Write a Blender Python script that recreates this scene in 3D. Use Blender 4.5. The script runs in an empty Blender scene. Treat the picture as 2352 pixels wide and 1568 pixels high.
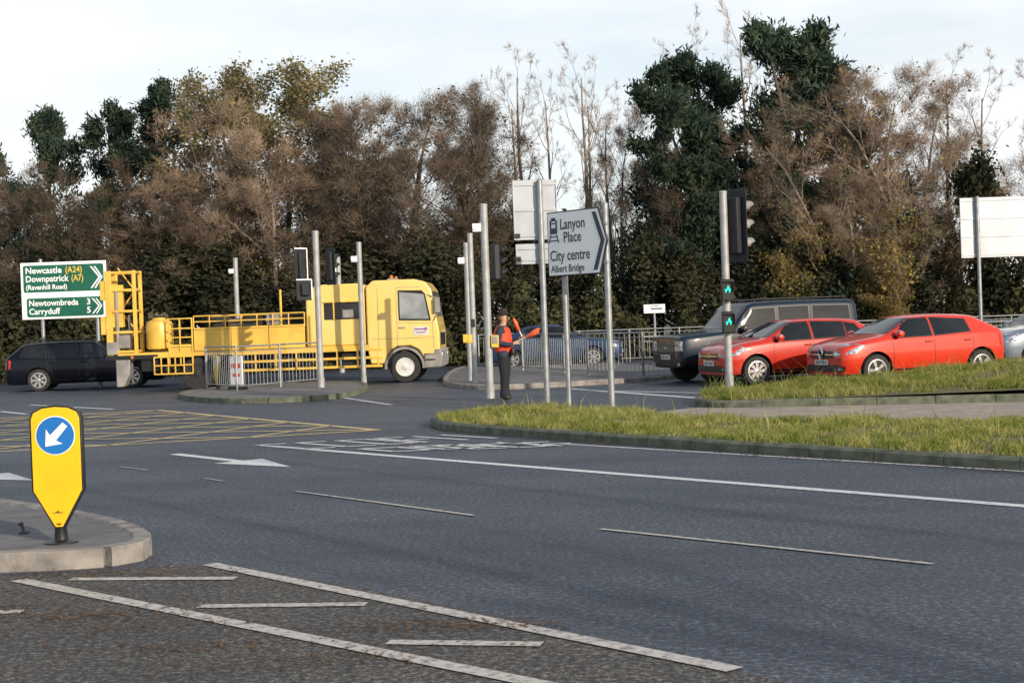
import bpy, math, random, bmesh
import numpy as np
from mathutils import Vector, Matrix
from mathutils.bvhtree import BVHTree
random.seed(4)
S=bpy.context.scene
COL=S.collection
H0=1.67; F=3500.0
RC,RS=math.cos(math.radians(2.1)),math.sin(math.radians(2.1))
def G(px,py):
    dx=px-1176; dy=py-784
    u=dx*RC-dy*RS; w=dx*RS+dy*RC+51
    return (u*H0/w, F*H0/w)
def XA(px,py,Z):
    return ((px-1176)*RC-(py-784)*RS)*Z/F
# ---------------------------------------------------------------- materials
def mat(name,c,rough=.6,metal=0,c2=None,scale=3,coat=0,bump=0,bscale=40,emit=0,spec=.5,detail=4):
    m=bpy.data.materials.new(name); m.use_nodes=True
    nt=m.node_tree; b=nt.nodes['Principled BSDF']
    if c2 is None: c2=tuple(x*.78 for x in c)
    tc=nt.nodes.new('ShaderNodeTexCoord')
    n=nt.nodes.new('ShaderNodeTexNoise'); n.inputs['Scale'].default_value=scale; n.inputs['Detail'].default_value=detail
    nt.links.new(tc.outputs['Object'],n.inputs['Vector'])
    r=nt.nodes.new('ShaderNodeValToRGB'); r.color_ramp.elements[0].position=.35; r.color_ramp.elements[1].position=.65
    r.color_ramp.elements[0].color=(*c2,1); r.color_ramp.elements[1].color=(*c,1)
    nt.links.new(n.outputs['Fac'],r.inputs[0]); nt.links.new(r.outputs[0],b.inputs['Base Color'])
    b.inputs['Roughness'].default_value=rough; b.inputs['Metallic'].default_value=metal
    b.inputs['Coat Weight'].default_value=coat; b.inputs['Coat Roughness'].default_value=.04
    b.inputs['Specular IOR Level'].default_value=spec
    if emit:
        b.inputs['Emission Color'].default_value=(*c,1); b.inputs['Emission Strength'].default_value=emit
    if bump:
        n2=nt.nodes.new('ShaderNodeTexNoise'); n2.inputs['Scale'].default_value=bscale; n2.inputs['Detail'].default_value=3
        nt.links.new(tc.outputs['Object'],n2.inputs['Vector'])
        bp=nt.nodes.new('ShaderNodeBump'); bp.inputs['Strength'].default_value=bump; bp.inputs['Distance'].default_value=.02
        nt.links.new(n2.outputs['Fac'],bp.inputs['Height']); nt.links.new(bp.outputs[0],b.inputs['Normal'])
    return m
def leafmat(name,ca,cb,trans=.35,scale=.6,lo=.38,hi=.62):
    m=bpy.data.materials.new(name); m.use_nodes=True; nt=m.node_tree
    for n in list(nt.nodes): nt.nodes.remove(n)
    out=nt.nodes.new('ShaderNodeOutputMaterial')
    g=nt.nodes.new('ShaderNodeNewGeometry'); oi=nt.nodes.new('ShaderNodeObjectInfo')
    n=nt.nodes.new('ShaderNodeTexNoise'); n.inputs['Scale'].default_value=scale; n.inputs['Detail'].default_value=6; n.inputs['Roughness'].default_value=.7
    nt.links.new(g.outputs['Position'],n.inputs['Vector'])
    r=nt.nodes.new('ShaderNodeValToRGB'); r.color_ramp.elements[0].position=lo; r.color_ramp.elements[1].position=hi
    r.color_ramp.elements[0].color=(*ca,1); r.color_ramp.elements[1].color=(*cb,1)
    nt.links.new(n.outputs['Fac'],r.inputs[0])
    hs=nt.nodes.new('ShaderNodeHueSaturation')
    mr=nt.nodes.new('ShaderNodeMapRange'); mr.inputs[3].default_value=.75; mr.inputs[4].default_value=1.3
    nt.links.new(oi.outputs['Random'],mr.inputs[0]); nt.links.new(mr.outputs[0],hs.inputs['Value']); nt.links.new(r.outputs[0],hs.inputs['Color'])
    d=nt.nodes.new('ShaderNodeBsdfDiffuse'); t=nt.nodes.new('ShaderNodeBsdfTranslucent'); mx=nt.nodes.new('ShaderNodeMixShader')
    mx.inputs[0].default_value=trans
    nt.links.new(hs.outputs[0],d.inputs[0]); nt.links.new(hs.outputs[0],t.inputs[0])
    nt.links.new(d.outputs[0],mx.inputs[1]); nt.links.new(t.outputs[0],mx.inputs[2]); nt.links.new(mx.outputs[0],out.inputs[0])
    return m
def asphalt(name,dark,light,warm,ro=.55,peak=3.2):
    m=bpy.data.materials.new(name); m.use_nodes=True; nt=m.node_tree; b=nt.nodes['Principled BSDF']
    g=nt.nodes.new('ShaderNodeNewGeometry')
    def noise(s,d,ro=.6,st=None):
        n=nt.nodes.new('ShaderNodeTexNoise'); n.inputs['Scale'].default_value=s; n.inputs['Detail'].default_value=d; n.inputs['Roughness'].default_value=ro
        if st:
            mp=nt.nodes.new('ShaderNodeMapping'); mp.inputs['Rotation'].default_value=(0,0,math.radians(50)); mp.inputs['Scale'].default_value=st
            nt.links.new(g.outputs['Position'],mp.inputs[0]); nt.links.new(mp.outputs[0],n.inputs['Vector'])
        else: nt.links.new(g.outputs['Position'],n.inputs['Vector'])
        return n
    n1=noise(.8,7,.65,(.18,1,1)); n2=noise(24,4,.9); n3=noise(.5,6,.7)
    r1=nt.nodes.new('ShaderNodeValToRGB'); r1.color_ramp.elements[0].position=.38; r1.color_ramp.elements[1].position=.60
    r1.color_ramp.elements[0].color=(*dark,1); r1.color_ramp.elements[1].color=(*light,1)
    nt.links.new(n1.outputs['Fac'],r1.inputs[0])
    r3=nt.nodes.new('ShaderNodeValToRGB'); r3.color_ramp.elements[0].position=.5; r3.color_ramp.elements[1].position=.72
    r3.color_ramp.elements[0].color=(0,0,0,1); r3.color_ramp.elements[1].color=(.8,.8,.8,1); nt.links.new(n3.outputs['Fac'],r3.inputs[0])
    mx=nt.nodes.new('ShaderNodeMixRGB'); nt.links.new(r3.outputs[0],mx.inputs[0]); nt.links.new(r1.outputs[0],mx.inputs[1]); mx.inputs[2].default_value=(*warm,1)
    r2=nt.nodes.new('ShaderNodeValToRGB'); r2.color_ramp.elements[0].position=.40; r2.color_ramp.elements[1].position=.63
    e=r2.color_ramp.elements.new(.53); e.color=(.9,.9,.9,1)
    r2.color_ramp.elements[0].color=(.15,.15,.17,1); r2.color_ramp.elements[2].color=(peak,peak*.98,peak*.92,1); nt.links.new(n2.outputs['Fac'],r2.inputs[0])  # stone speckle; the brightest grains are sun glints painted into the colour
    mu=nt.nodes.new('ShaderNodeMixRGB'); mu.blend_type='MULTIPLY'; mu.inputs[0].default_value=1
    nt.links.new(mx.outputs[0],mu.inputs[1]); nt.links.new(r2.outputs[0],mu.inputs[2]); nt.links.new(mu.outputs[0],b.inputs['Base Color'])
    b.inputs['Roughness'].default_value=ro; b.inputs['Specular IOR Level'].default_value=.5
    bp=nt.nodes.new('ShaderNodeBump'); bp.inputs['Strength'].default_value=1; bp.inputs['Distance'].default_value=.02
    nt.links.new(n2.outputs['Fac'],bp.inputs['Height']); nt.links.new(bp.outputs[0],b.inputs['Normal'])
    return m
def paintmat(name,c,worn,amt=.45):
    m=bpy.data.materials.new(name); m.use_nodes=True; nt=m.node_tree; b=nt.nodes['Principled BSDF']
    g=nt.nodes.new('ShaderNodeNewGeometry')
    n=nt.nodes.new('ShaderNodeTexNoise'); n.inputs['Scale'].default_value=16; n.inputs['Detail'].default_value=8; n.inputs['Roughness'].default_value=.8
    nt.links.new(g.outputs['Position'],n.inputs['Vector'])
    r=nt.nodes.new('ShaderNodeValToRGB'); r.color_ramp.elements[0].position=amt-.07; r.color_ramp.elements[1].position=amt+.07
    r.color_ramp.elements[0].color=(*worn,1); r.color_ramp.elements[1].color=(*c,1)
    nt.links.new(n.outputs['Fac'],r.inputs[0]); nt.links.new(r.outputs[0],b.inputs['Base Color']); b.inputs['Roughness'].default_value=.6
    return m
M={}
M['asphalt']=asphalt('asphalt',(.026,.037,.062),(.052,.067,.098),(.078,.086,.102),peak=3.8)
M['gravelly']=asphalt('worn_asphalt',(.050,.049,.052),(.088,.084,.080),(.13,.11,.085),.75)
M['white_line']=paintmat('road_paint_white',(.70,.71,.73),(.20,.21,.23),.42)
M['old_line']=paintmat('road_paint_old',(.52,.49,.45),(.13,.13,.13),.45)
M['yellow_line']=paintmat('road_paint_yellow',(.70,.55,.24),(.24,.22,.15),.43)
M['kerb']=mat('kerb_concrete',(.30,.28,.26),.85,c2=(.16,.15,.14),scale=5,bump=.3)
M['mosskerb']=mat('mossy_kerb',(.15,.16,.12),.9,c2=(.07,.085,.06),scale=6,bump=.4)
M['pave']=mat('paving',(.36,.30,.25),.85,c2=(.26,.22,.19),scale=2,bump=.2)
M['island']=mat('island_paving',(.17,.165,.17),.85,c2=(.10,.10,.105),scale=3,bump=.3)
M['soil']=mat('turf_soil',(.14,.13,.05),.95,c2=(.08,.065,.03),scale=4,bump=.5)
M['bank']=mat('bank_earth',(.06,.06,.03),.95,c2=(.035,.03,.02),scale=1,bump=.5)
M['galv']=mat('galvanised_steel',(.34,.36,.38),.45,.5,c2=(.24,.26,.28),scale=7)
M['polegrey']=mat('grey_painted_steel',(.38,.39,.40),.5,.2,c2=(.29,.30,.31),scale=5)
M['signback']=mat('sign_back_aluminium',(.46,.50,.55),.45,.3,c2=(.38,.41,.46),scale=2)
M['black']=mat('black_plastic',(.015,.016,.019),.45,c2=(.010,.010,.012))
M['sigblack']=mat('signal_black',(.020,.023,.030),.55,c2=(.014,.016,.021),spec=.3)
M['darkgrey']=mat('dark_rubber',(.028,.028,.03),.8,c2=(.017,.017,.018),scale=12)
M['alloy']=mat('wheel_alloy',(.62,.62,.64),.3,.8)
M['glass']=mat('dark_window_glass',(.006,.008,.011),.04,c2=(.016,.018,.021),scale=1.8,spec=.5)
M['cabglass']=mat('cab_window_glass',(.08,.10,.12),.05,c2=(.30,.33,.35),scale=1.3,spec=.8)  # pale patches are reflections painted into the glass colour
M['chrome']=mat('chrome',(.8,.8,.8),.12,1)
M['lamp']=mat('headlamp_glass',(.65,.68,.72),.08,.5,c2=(.18,.20,.24),scale=14)
M['redlamp']=mat('tail_lamp',(.5,.03,.02),.15)
M['white']=mat('white_sign_sheet',(.86,.88,.90),.4,c2=(.82,.84,.87),scale=2)
M['green']=mat('green_sign_sheet',(.006,.115,.075),.35,c2=(.005,.095,.062),scale=2)
M['ochre']=mat('sign_yellow_lettering',(.75,.52,.08),.4)
M['signblack']=mat('sign_black_vinyl',(.03,.035,.05),.4)
M['byellow']=mat('bollard_yellow',(.84,.50,.008),.38,c2=(.76,.44,.008),scale=3)
M['blue']=mat('sign_blue',(.01,.16,.50),.35,c2=(.01,.13,.44))
M['tyellow']=mat('truck_yellow',(.78,.50,.085),.4,c2=(.64,.39,.06),scale=2.2,coat=.2)
M['tyellow2']=mat('truck_cab_yellow',(.82,.59,.19),.3,c2=(.80,.55,.15),scale=1.5,coat=.5)
M['purple']=mat('logo_purple',(.32,.16,.36),.4)
M['tgrey']=mat('truck_grey',(.32,.31,.30),.6,c2=(.20,.195,.19))
M['greenglow']=mat('green_signal_glow',(.0,.75,.5),.4,emit=1.8)
M['amberglow']=mat('amber_lens',(.6,.2,.02),.3)
M['red_paint']=mat('red_car_paint',(.58,.032,.010),.35,c2=(.54,.028,.009),coat=.9,spec=.3)
M['red_paint2']=mat('red_car_paint_deep',(.50,.024,.010),.35,c2=(.46,.021,.009),coat=.9,spec=.3)
M['navy_paint']=mat('navy_car_paint',(.008,.018,.038),.35,.0,c2=(.007,.015,.032),coat=.4,spec=.2)
M['blue_paint']=mat('blue_car_paint',(.018,.045,.11),.35,.0,coat=.5,spec=.3)
M['black_paint']=mat('black_car_paint',(.004,.006,.012),.3,.0,coat=.2,spec=.2)
M['silver_paint']=mat('grey_car_paint',(.20,.25,.32),.3,.4,coat=.8)
M['bark']=mat('bark',(.11,.09,.073),.95,c2=(.055,.046,.04),scale=6)
M['palebark']=mat('pale_bark',(.29,.235,.19),.9,c2=(.16,.13,.105),scale=5)
M['twig']=leafmat('brown_twigs',(.085,.071,.062),(.23,.172,.125),.2)  # dark ends of the tree colours are raised to paint in haze
M['twigpale']=leafmat('pale_twigs',(.19,.15,.12),(.38,.285,.21),.2)
M['pine']=leafmat('pine_needles',(.026,.046,.042),(.080,.112,.070),.25,1.1)  # lighter end paints sunlit tips into the needles
M['ivy']=leafmat('ivy_leaves',(.028,.037,.028),(.088,.087,.05),.3,1.0)
M['olive']=leafmat('olive_leaves',(.12,.12,.06),(.27,.235,.125),.45)
M['shrub']=leafmat('shrub_leaves',(.034,.043,.028),(.11,.105,.05),.3,.9)
M['yellowleaf']=leafmat('yellow_leaves',(.12,.112,.045),(.37,.28,.10),.45)
M['grass']=leafmat('grass_blades',(.14,.19,.035),(.46,.42,.16),.5,2.4,.40,.62)
M['litter']=leafmat('fallen_leaves',(.08,.05,.03),(.24,.15,.09),.1,9)
M['skin']=mat('skin',(.50,.30,.21),.6,c2=(.46,.26,.18))
M['hair']=mat('fair_hair',(.30,.18,.08),.7)
M['hat']=mat('felt_hat',(.03,.02,.017),.9)
M['vest']=mat('orange_vest',(.80,.075,.025),.7,c2=(.66,.06,.02),scale=8)
M['jacket']=mat('dark_jacket',(.03,.042,.07),.85,c2=(.02,.03,.05),scale=8)
M['trouser']=mat('dark_trousers',(.014,.016,.024),.9)
M['orange']=mat('orange_plastic',(.85,.15,.04),.35)
M['platew']=mat('number_plate_white',(.7,.7,.68),.4)
M['stump']=mat('dull_steel',(.06,.06,.065),.7)
# ---------------------------------------------------------------- mesh builder
def shade(me,ang=35):
    me.polygons.foreach_set('use_smooth',[True]*len(me.polygons))
    try: me.set_sharp_from_angle(angle=math.radians(ang))
    except Exception: pass
class MB:
    def __init__(s): s.v=[];s.f=[];s.m=[]
    def add(s,v,f,mi=0):
        o=len(s.v); s.v+= [tuple(p) for p in v]; s.f+=[tuple(i+o for i in q) for q in f]; s.m+=[mi]*len(f); return s
    def box(s,c,d,mi=0,R=None):
        x,y,z=d[0]/2,d[1]/2,d[2]/2
        v=[Vector((a,b,e)) for a in(-x,x) for b in(-y,y) for e in(-z,z)]
        if R is not None: v=[R@p for p in v]
        v=[p+Vector(c) for p in v]
        return s.add(v,[(0,1,3,2),(4,6,7,5),(0,4,5,1),(2,3,7,6),(0,2,6,4),(1,5,7,3)],mi)
    def cyl(s,a,b,r,r2=None,n=12,mi=0):
        a=Vector(a);b=Vector(b); r2=r if r2 is None else r2
        q=(b-a).to_track_quat('Z','Y'); v=[]
        for p,rr in((a,r),(b,r2)):
            for i in range(n):
                t=2*math.pi*i/n; v.append(p+q@Vector((rr*math.cos(t),rr*math.sin(t),0)))
        f=[(i,(i+1)%n,n+(i+1)%n,n+i) for i in range(n)]+[tuple(range(n-1,-1,-1)),tuple(range(n,2*n))]
        return s.add(v,f,mi)
    def lathe(s,prof,o,ax,n=20,mi=0):
        o=Vector(o);q=Vector(ax).to_track_quat('Z','Y'); v=[]
        for r,h in prof:
            for i in range(n):
                t=2*math.pi*i/n; v.append(o+q@Vector((r*math.cos(t),r*math.sin(t),h)))
        f=[]
        for k in range(len(prof)-1):
            for i in range(n): f.append((k*n+i,k*n+(i+1)%n,(k+1)*n+(i+1)%n,(k+1)*n+i))
        f.append(tuple(range(n-1,-1,-1))); f.append(tuple(range((len(prof)-1)*n,len(prof)*n)))
        return s.add(v,f,mi)
    def prism(s,poly,y0,y1,mi=0):
        n=len(poly); v=[(x,y0,z) for x,z in poly]+[(x,y1,z) for x,z in poly]
        return s.add(v,[tuple(range(n)),tuple(range(2*n-1,n-1,-1))]+[(i,n+i,n+(i+1)%n,(i+1)%n) for i in range(n)],mi)
    def text(s,t,x,z,size,y=-.03,mi=0,hs=1,bold=.0,align='LEFT'):
        cu=bpy.data.curves.new('t','FONT'); cu.body=t; cu.size=size; cu.align_x=align; cu.offset=bold*size; cu.resolution_u=3
        ob=bpy.data.objects.new('t',cu); COL.objects.link(ob)
        dg=bpy.context.evaluated_depsgraph_get(); dg.update()
        me=bpy.data.meshes.new_from_object(ob.evaluated_get(dg))
        s.add([(x+p.co.x*hs,y,z+p.co.y) for p in me.vertices],[tuple(p.vertices) for p in me.polygons],mi)
        bpy.data.objects.remove(ob); bpy.data.curves.remove(cu); bpy.data.meshes.remove(me); return s
    def obj(s,name,mats,parent=None,bevel=0,smooth=True,label=None,loc=None,rz=0,seg=2):
        me=bpy.data.meshes.new(name); me.from_pydata(s.v,[],s.f)
        mats=mats if isinstance(mats,list) else [mats]
        for k in mats: me.materials.append(M[k])
        me.polygons.foreach_set('material_index',s.m); me.update()
        if smooth: shade(me)
        o=bpy.data.objects.new(name,me); COL.objects.link(o)
        if parent: o.parent=parent
        if loc is not None: o.location=loc
        o.rotation_euler[2]=rz
        if bevel:
            b=o.modifiers.new('bevel','BEVEL'); b.width=bevel; b.segments=seg; b.limit_method='ANGLE'
        if label: o['label']=label
        return o
def thing(name,label,cat,loc,rz=0,group=None,scale=1):
    o=bpy.data.objects.new(name,None); COL.objects.link(o); o.location=loc; o.rotation_euler[2]=rz; o.scale=(scale,)*3
    o.empty_display_size=.2
    o['label']=label; o['category']=cat
    if group:o['group']=group
    return o
def structure(o): o['kind']='structure'; return o
def flat(name,polys,m,z):
    b=MB()
    for p in polys:
        a=sum(p[i][0]*p[(i+1)%len(p)][1]-p[(i+1)%len(p)][0]*p[i][1] for i in range(len(p)))
        if a<0:p=p[::-1]
        b.add([(x,y,z) for x,y in p],[tuple(range(len(p)))])
    return structure(b.obj(name,m,smooth=False))
def strip(a,b,w):
    a=Vector(a);b=Vector(b); d=(b-a).normalized(); n=Vector((-d.y,d.x))*w/2
    return [tuple(a+n),tuple(b+n),tuple(b-n),tuple(a-n)]
def slab(name,poly,z0,z1,m,bevel=0):
    a=sum(poly[i][0]*poly[(i+1)%len(poly)][1]-poly[(i+1)%len(poly)][0]*poly[i][1] for i in range(len(poly)))
    if a<0: poly=poly[::-1]
    n=len(poly); b=MB()
    b.add([(x,y,z0) for x,y in poly]+[(x,y,z1) for x,y in poly],[tuple(range(n,2*n))]+[(i,(i+1)%n,n+(i+1)%n,n+i) for i in range(n)])
    return structure(b.obj(name,m,bevel=bevel,smooth=False))
def smoothpoly(p,k=2,closed=True):
    for _ in range(k):
        q=[]
        n=len(p); rng=range(n) if closed else range(n-1)
        if not closed: q.append(p[0])
        for i in rng:
            a=p[i];b=p[(i+1)%n]
            q.append((a[0]*.75+b[0]*.25,a[1]*.75+b[1]*.25)); q.append((a[0]*.25+b[0]*.75,a[1]*.25+b[1]*.75))
        if not closed: q.append(p[-1])
        p=q
    return p
def kerb(name,line,w,h,m,closed=False,stone=.9):
    b=MB(); pts=[Vector(p) for p in line]
    if closed: pts.append(pts[0])
    L=[0]
    for i in range(len(pts)-1): L.append(L[-1]+(pts[i+1]-pts[i]).length)
    def at(s):
        for i in range(len(L)-1):
            if s<=L[i+1]: 
                t=(s-L[i])/max(1e-9,L[i+1]-L[i]); return pts[i].lerp(pts[i+1],t)
        return pts[-1]
    n=max(1,int(L[-1]/stone)); st=L[-1]/n
    for i in range(n):
        sub=3 if st>.3 else 1
        P=[at(i*st+.006+(st-.012)*k/sub) for k in range(sub+1)]
        dz=random.uniform(-.004,.004); V=[];Fc=[]
        for k,p in enumerate(P):
            d=(P[min(k+1,sub)]-P[max(k-1,0)]).normalized(); nn=Vector((-d.y,d.x))
            for (o,z) in ((-w/2,-.02),(-w/2,h-.03+dz),(-w/2+.03,h+dz),(w/2-.01,h+dz),(w/2,h-.01+dz),(w/2,-.02)):
                q=p+nn*o; V.append((q.x,q.y,z))
        for k in range(sub):
            for j in range(5): Fc.append((k*6+j,k*6+j+1,(k+1)*6+j+1,(k+1)*6+j))
        Fc.append((0,1,2,3,4,5)); Fc.append(tuple(sub*6+j for j in (5,4,3,2,1,0)))
        b.add(V,Fc)
    return structure(b.obj(name,m,smooth=False))
# ---------------------------------------------------------------- ground and markings
flat('road',[[(-1500,-300),(1500,-300),(1500,3000),(-1500,3000)]],'asphalt',0)
flat('worn_road_surface',[smoothpoly([G(-400,1330),G(150,1322),G(480,1290),G(1000,1385),G(1740,1550),G(2400,1720),G(1500,1900),G(-600,1900)],1)],'gravelly',.003)
W=[]
a,b=Vector(G(620,1025)),Vector(G(2352,1163)); W.append(strip(a,b+(b-a)*.5,.15))
W.append(strip(G(1280,1019),G(2700,1104),.07))
def arrow(t,h):
    a=Vector(t);b=Vector(h);d=b-a;L=d.length;d.normalize();n=Vector((-d.y,d.x))
    s=a+d*L*.58
    return [[tuple(a+n*.08),tuple(s+n*.08),tuple(s-n*.08),tuple(a-n*.08)],[tuple(s+n*.34),tuple(b),tuple(s-n*.34)]]
W+=arrow(G(400,1043),G(668,1073)); W+=arrow(G(-190,1078),G(78,1104))
for p,q,w in [((1310,893),(1600,914),.18),((1395,898),(1640,903),.15),((0,945),(60,951),.12),((70,930),(260,940),.12),((730,905),(900,930),.1)]: W.append(strip(G(*p),G(*q),w))
rd=(Vector(G(2352,1163))-Vector(G(620,1025))).normalized()
def letters(p0,n,dirv,up,wd,ht,seed):
    rr=random.Random(seed); out=[]
    for i in range(n):
        o=Vector(p0)+dirv*(wd*1.35*i)
        A=o;B=o+up*ht;C=o+dirv*wd;D=C+up*ht
        k=rr.choice([0,1,2,3])
        S_=[(A,B),(C,D)] if k==0 else [(A,B),(A,C),(B,D)] if k==1 else [(A,B),(B,D),(C,D),(A,C)] if k==2 else [(A,B),(A.lerp(B,.5),C.lerp(D,.5)),(B,D)]
        for s0,s1 in S_: out.append(strip(s0,s1,.085))
    return out
lt=letters(G(700,1032),5,Vector((1,.25)).normalized(),rd*-1,.42,1.3,3)+letters(G(905,1038),3,Vector((1,.12)).normalized(),rd*-1,.5,.8,5)+letters(G(1090,1032),3,Vector((1,.0)).normalized(),rd*-1,.42,.9,8)
flat('road_markings',W,'white_line',.005)
flat('road_lettering',lt,'white_line',.009)
O=[strip(G(480,1298),G(1690,1543),.12),strip(G(40,1335),G(1400,1608),.12)]
for p,q in [((680,1130),(1090,1186)),((1380,1217),(2145,1298))]: O.append(strip(G(*p),G(*q),.05))
for p,q in [((275,1073),(340,1081)),((470,1100),(515,1107))]: O.append(strip(G(*p),G(*q),.03))
for p,q in [((160,1333),(540,1331)),((455,1396),(840,1391)),((890,1479),(1245,1484)),((-100,1412),(50,1408)),((60,1600),(500,1606))]: O.append(strip(G(*p),G(*q),.11))
flat('worn_road_markings',O,'old_line',.0095)
A=Vector(G(360,942));B=Vector(G(870,988));C=Vector(G(0,1037)); C2=B+(C-B)*2.2; D2=A+(C-B)*2.0
Y=[strip(A,B,.12),strip(B,C2,.12),strip(A,D2,.12)]
def q(u,v):
    a_=A.lerp(D2,u);b_=B.lerp(C2,u); return a_.lerp(b_,v)
N=6
for i in range(-N,2*N):
    for sgn in (1,-1):
        k=i/N; pts=[]
        for t in (0,1):
            v=t; u=k+sgn*v
            if 0<=u<=1: pts.append((u,v))
            u=t; v=(u-k)*sgn
            if 0<v<1: pts.append((u,v))
        if len(pts)>=2: Y.append((sgn,strip(q(*pts[0]),q(*pts[1]),.10)))
flat('yellow_box_markings',Y[:3]+[y[1] for y in Y[3:] if y[0]==1],'yellow_line',.005)
flat('yellow_box_cross_markings',[y[1] for y in Y[3:] if y[0]==-1],'yellow_line',.009)
isl=smoothpoly([G(-500,1100),G(-100,1165),G(150,1208),G(295,1243),G(338,1280),G(250,1302),G(0,1312),G(-500,1325)],2)
slab('traffic_island',isl,0,.125,'island')
kerb('island_kerb',isl,.16,.14,'kerb',closed=True,stone=.75)
isl2=smoothpoly([G(395,915),G(470,900),G(640,890),G(800,882),G(850,892),G(800,915),G(660,925),G(500,928)],2)
slab('railed_island',isl2,0,.11,'island'); kerb('railed_island_kerb',isl2,.15,.125,'mosskerb',closed=True)
isl3=smoothpoly([G(1010,880),G(1060,895),G(1180,895),G(1560,872),G(1600,858),G(1500,846),G(1250,836),G(1060,845)],2)
slab('median_island',isl3,0,.11,'island'); kerb('median_kerb',isl3,.15,.125,'kerb',closed=True)
flat('pavement',[[G(1440,955),G(1600,936),G(2000,928),G(2900,905),G(2900,995),G(2352,1000),G(1560,995)]],'pave',.004)
front=smoothpoly([G(1000,975),G(1015,986),G(1060,992),G(1300,1010),G(1700,1038),G(2050,1060),G(2352,1080),G(3000,1124)],2,False)
back=smoothpoly([G(1000,975),G(1010,965),G(1090,955),G(1280,952),G(1470,960),G(1560,978),G(1800,983),G(2352,984),G(3000,975)],2,False)
verge=front+back[::-1][:-1]
slab('grass_verge_ground',verge,0,.12,'soil'); kerb('verge_kerb',front,.15,.13,'mosskerb')
ff=smoothpoly([G(1640,915),G(1600,925),G(1612,938),G(1800,934),G(2352,922),G(3000,905)],2,False)
fb=smoothpoly([G(1640,915),(4.0,29.6),(5.2,30.4),(8,30.6),(12,31.4),(18,33)],2,False)
def resamp(p,n):
    p=np.array(p); d=np.r_[0,np.cumsum(np.linalg.norm(np.diff(p,axis=0),axis=1))]; t=np.linspace(0,d[-1],n)
    return np.c_[np.interp(t,d,p[:,0]),np.interp(t,d,p[:,1])]
n=60;m_=14; fa=resamp(ff,n);ba=resamp(fb,n)
def moundz(x,v):
    t=min(1,max(0,(x-4.5)/6)); return .12+(.36*t)*math.sin(math.pi*min(1,.1+.9*v*.62))
b=MB(); V=[]
for i in range(n):
    for j in range(m_):
        v=j/(m_-1); p=fa[i]*(1-v)+ba[i]*v; z=moundz(p[0],v)
        if j==m_-1: z=0
        V.append((p[0],p[1],z))
b.add(V,[(i*m_+j,(i+1)*m_+j,(i+1)*m_+j+1,i*m_+j+1) for i in range(n-1) for j in range(m_-1)])
structure(b.obj('grass_mound_ground','soil')); kerb('mound_kerb',ff,.15,.13,'mosskerb')
flat('far_bank_ground',[[(-300,57),(300,55.8),(300,500),(-300,500)]],'bank',.006)
def inpoly(P,poly):
    poly=np.array(poly); x,y=P[:,0],P[:,1]; r=np.zeros(len(P),bool); j=len(poly)-1
    for i in range(len(poly)):
        xi,yi=poly[i];xj,yj=poly[j]
        c=((yi>y)!=(yj>y))&(x<(xj-xi)*(y-yi)/(yj-yi+1e-12)+xi); r^=c; j=i
    return r
rg=np.random.default_rng(5)
def blades(P,zb,h0,h1,w,name,label):
    cl=np.sin(P[:,0]*2.3+1)*np.cos(P[:,1]*1.7)+np.sin(P[:,0]*5.1+P[:,1])*np.sin(P[:,1]*4.3)
    keep=rg.random(len(P))<(.58+.38*cl); P=P[keep]; zb=zb[keep]; cl=cl[keep]
    n=len(P); ang=rg.uniform(0,6.28,n)
    h=rg.uniform(h0,h1,n)*(1+.45*cl); h*=np.where(rg.random(n)>.98,2.8,1)
    base=np.c_[P,zb]; dx=np.c_[np.cos(ang),np.sin(ang),np.zeros(n)]*w/2
    lean=np.c_[rg.normal(0,.5,n),rg.normal(0,.5,n),np.ones(n)]
    mid=base+lean*(h*.5)[:,None]*np.array([.6,.6,1]); tip=base+lean*h[:,None]*np.array([1.3,1.3,.9])
    V=np.stack([base-dx,base+dx,mid+dx*.7,mid-dx*.7,tip],1).reshape(-1,3)
    k=np.arange(n)[:,None]*5
    F4=(k+np.array([0,1,2,3])).tolist(); F3=(k+np.array([3,2,4])).tolist()
    me=bpy.data.meshes.new(name); me.from_pydata(V.tolist(),[],F4+F3); me.materials.append(M['grass'])
    o=bpy.data.objects.new(name,me); COL.objects.link(o); o['kind']='stuff'; o['label']=label; o['category']='grass'
P=np.c_[rg.uniform(-2,13,260000),rg.uniform(12,31,260000)]
vis=(P[:,0]<P[:,1]*.36+.3)
P=P[inpoly(P,verge)&vis][:70000]
blades(P,np.full(len(P),.12),.035,.11,.014,'verge_grass','rough sunlit grass on the kerbed verge')
i=rg.uniform(0,n-1.001,60000); v=rg.uniform(.03,.97,60000); i0=i.astype(int); fr=(i-i0)[:,None]
fa_=fa[i0]*(1-fr)+fa[i0+1]*fr; ba_=ba[i0]*(1-fr)+ba[i0+1]*fr; P=fa_*(1-v[:,None])+ba_*v[:,None]
k=(P[:,0]<P[:,1]*.36+.3); P=P[k];v=v[k]
blades(P,np.array([moundz(x,vv) for x,vv in zip(P[:,0],v)])-.01,.04,.15,.017,'mound_grass','rough sunlit grass on the raised mound')
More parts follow.
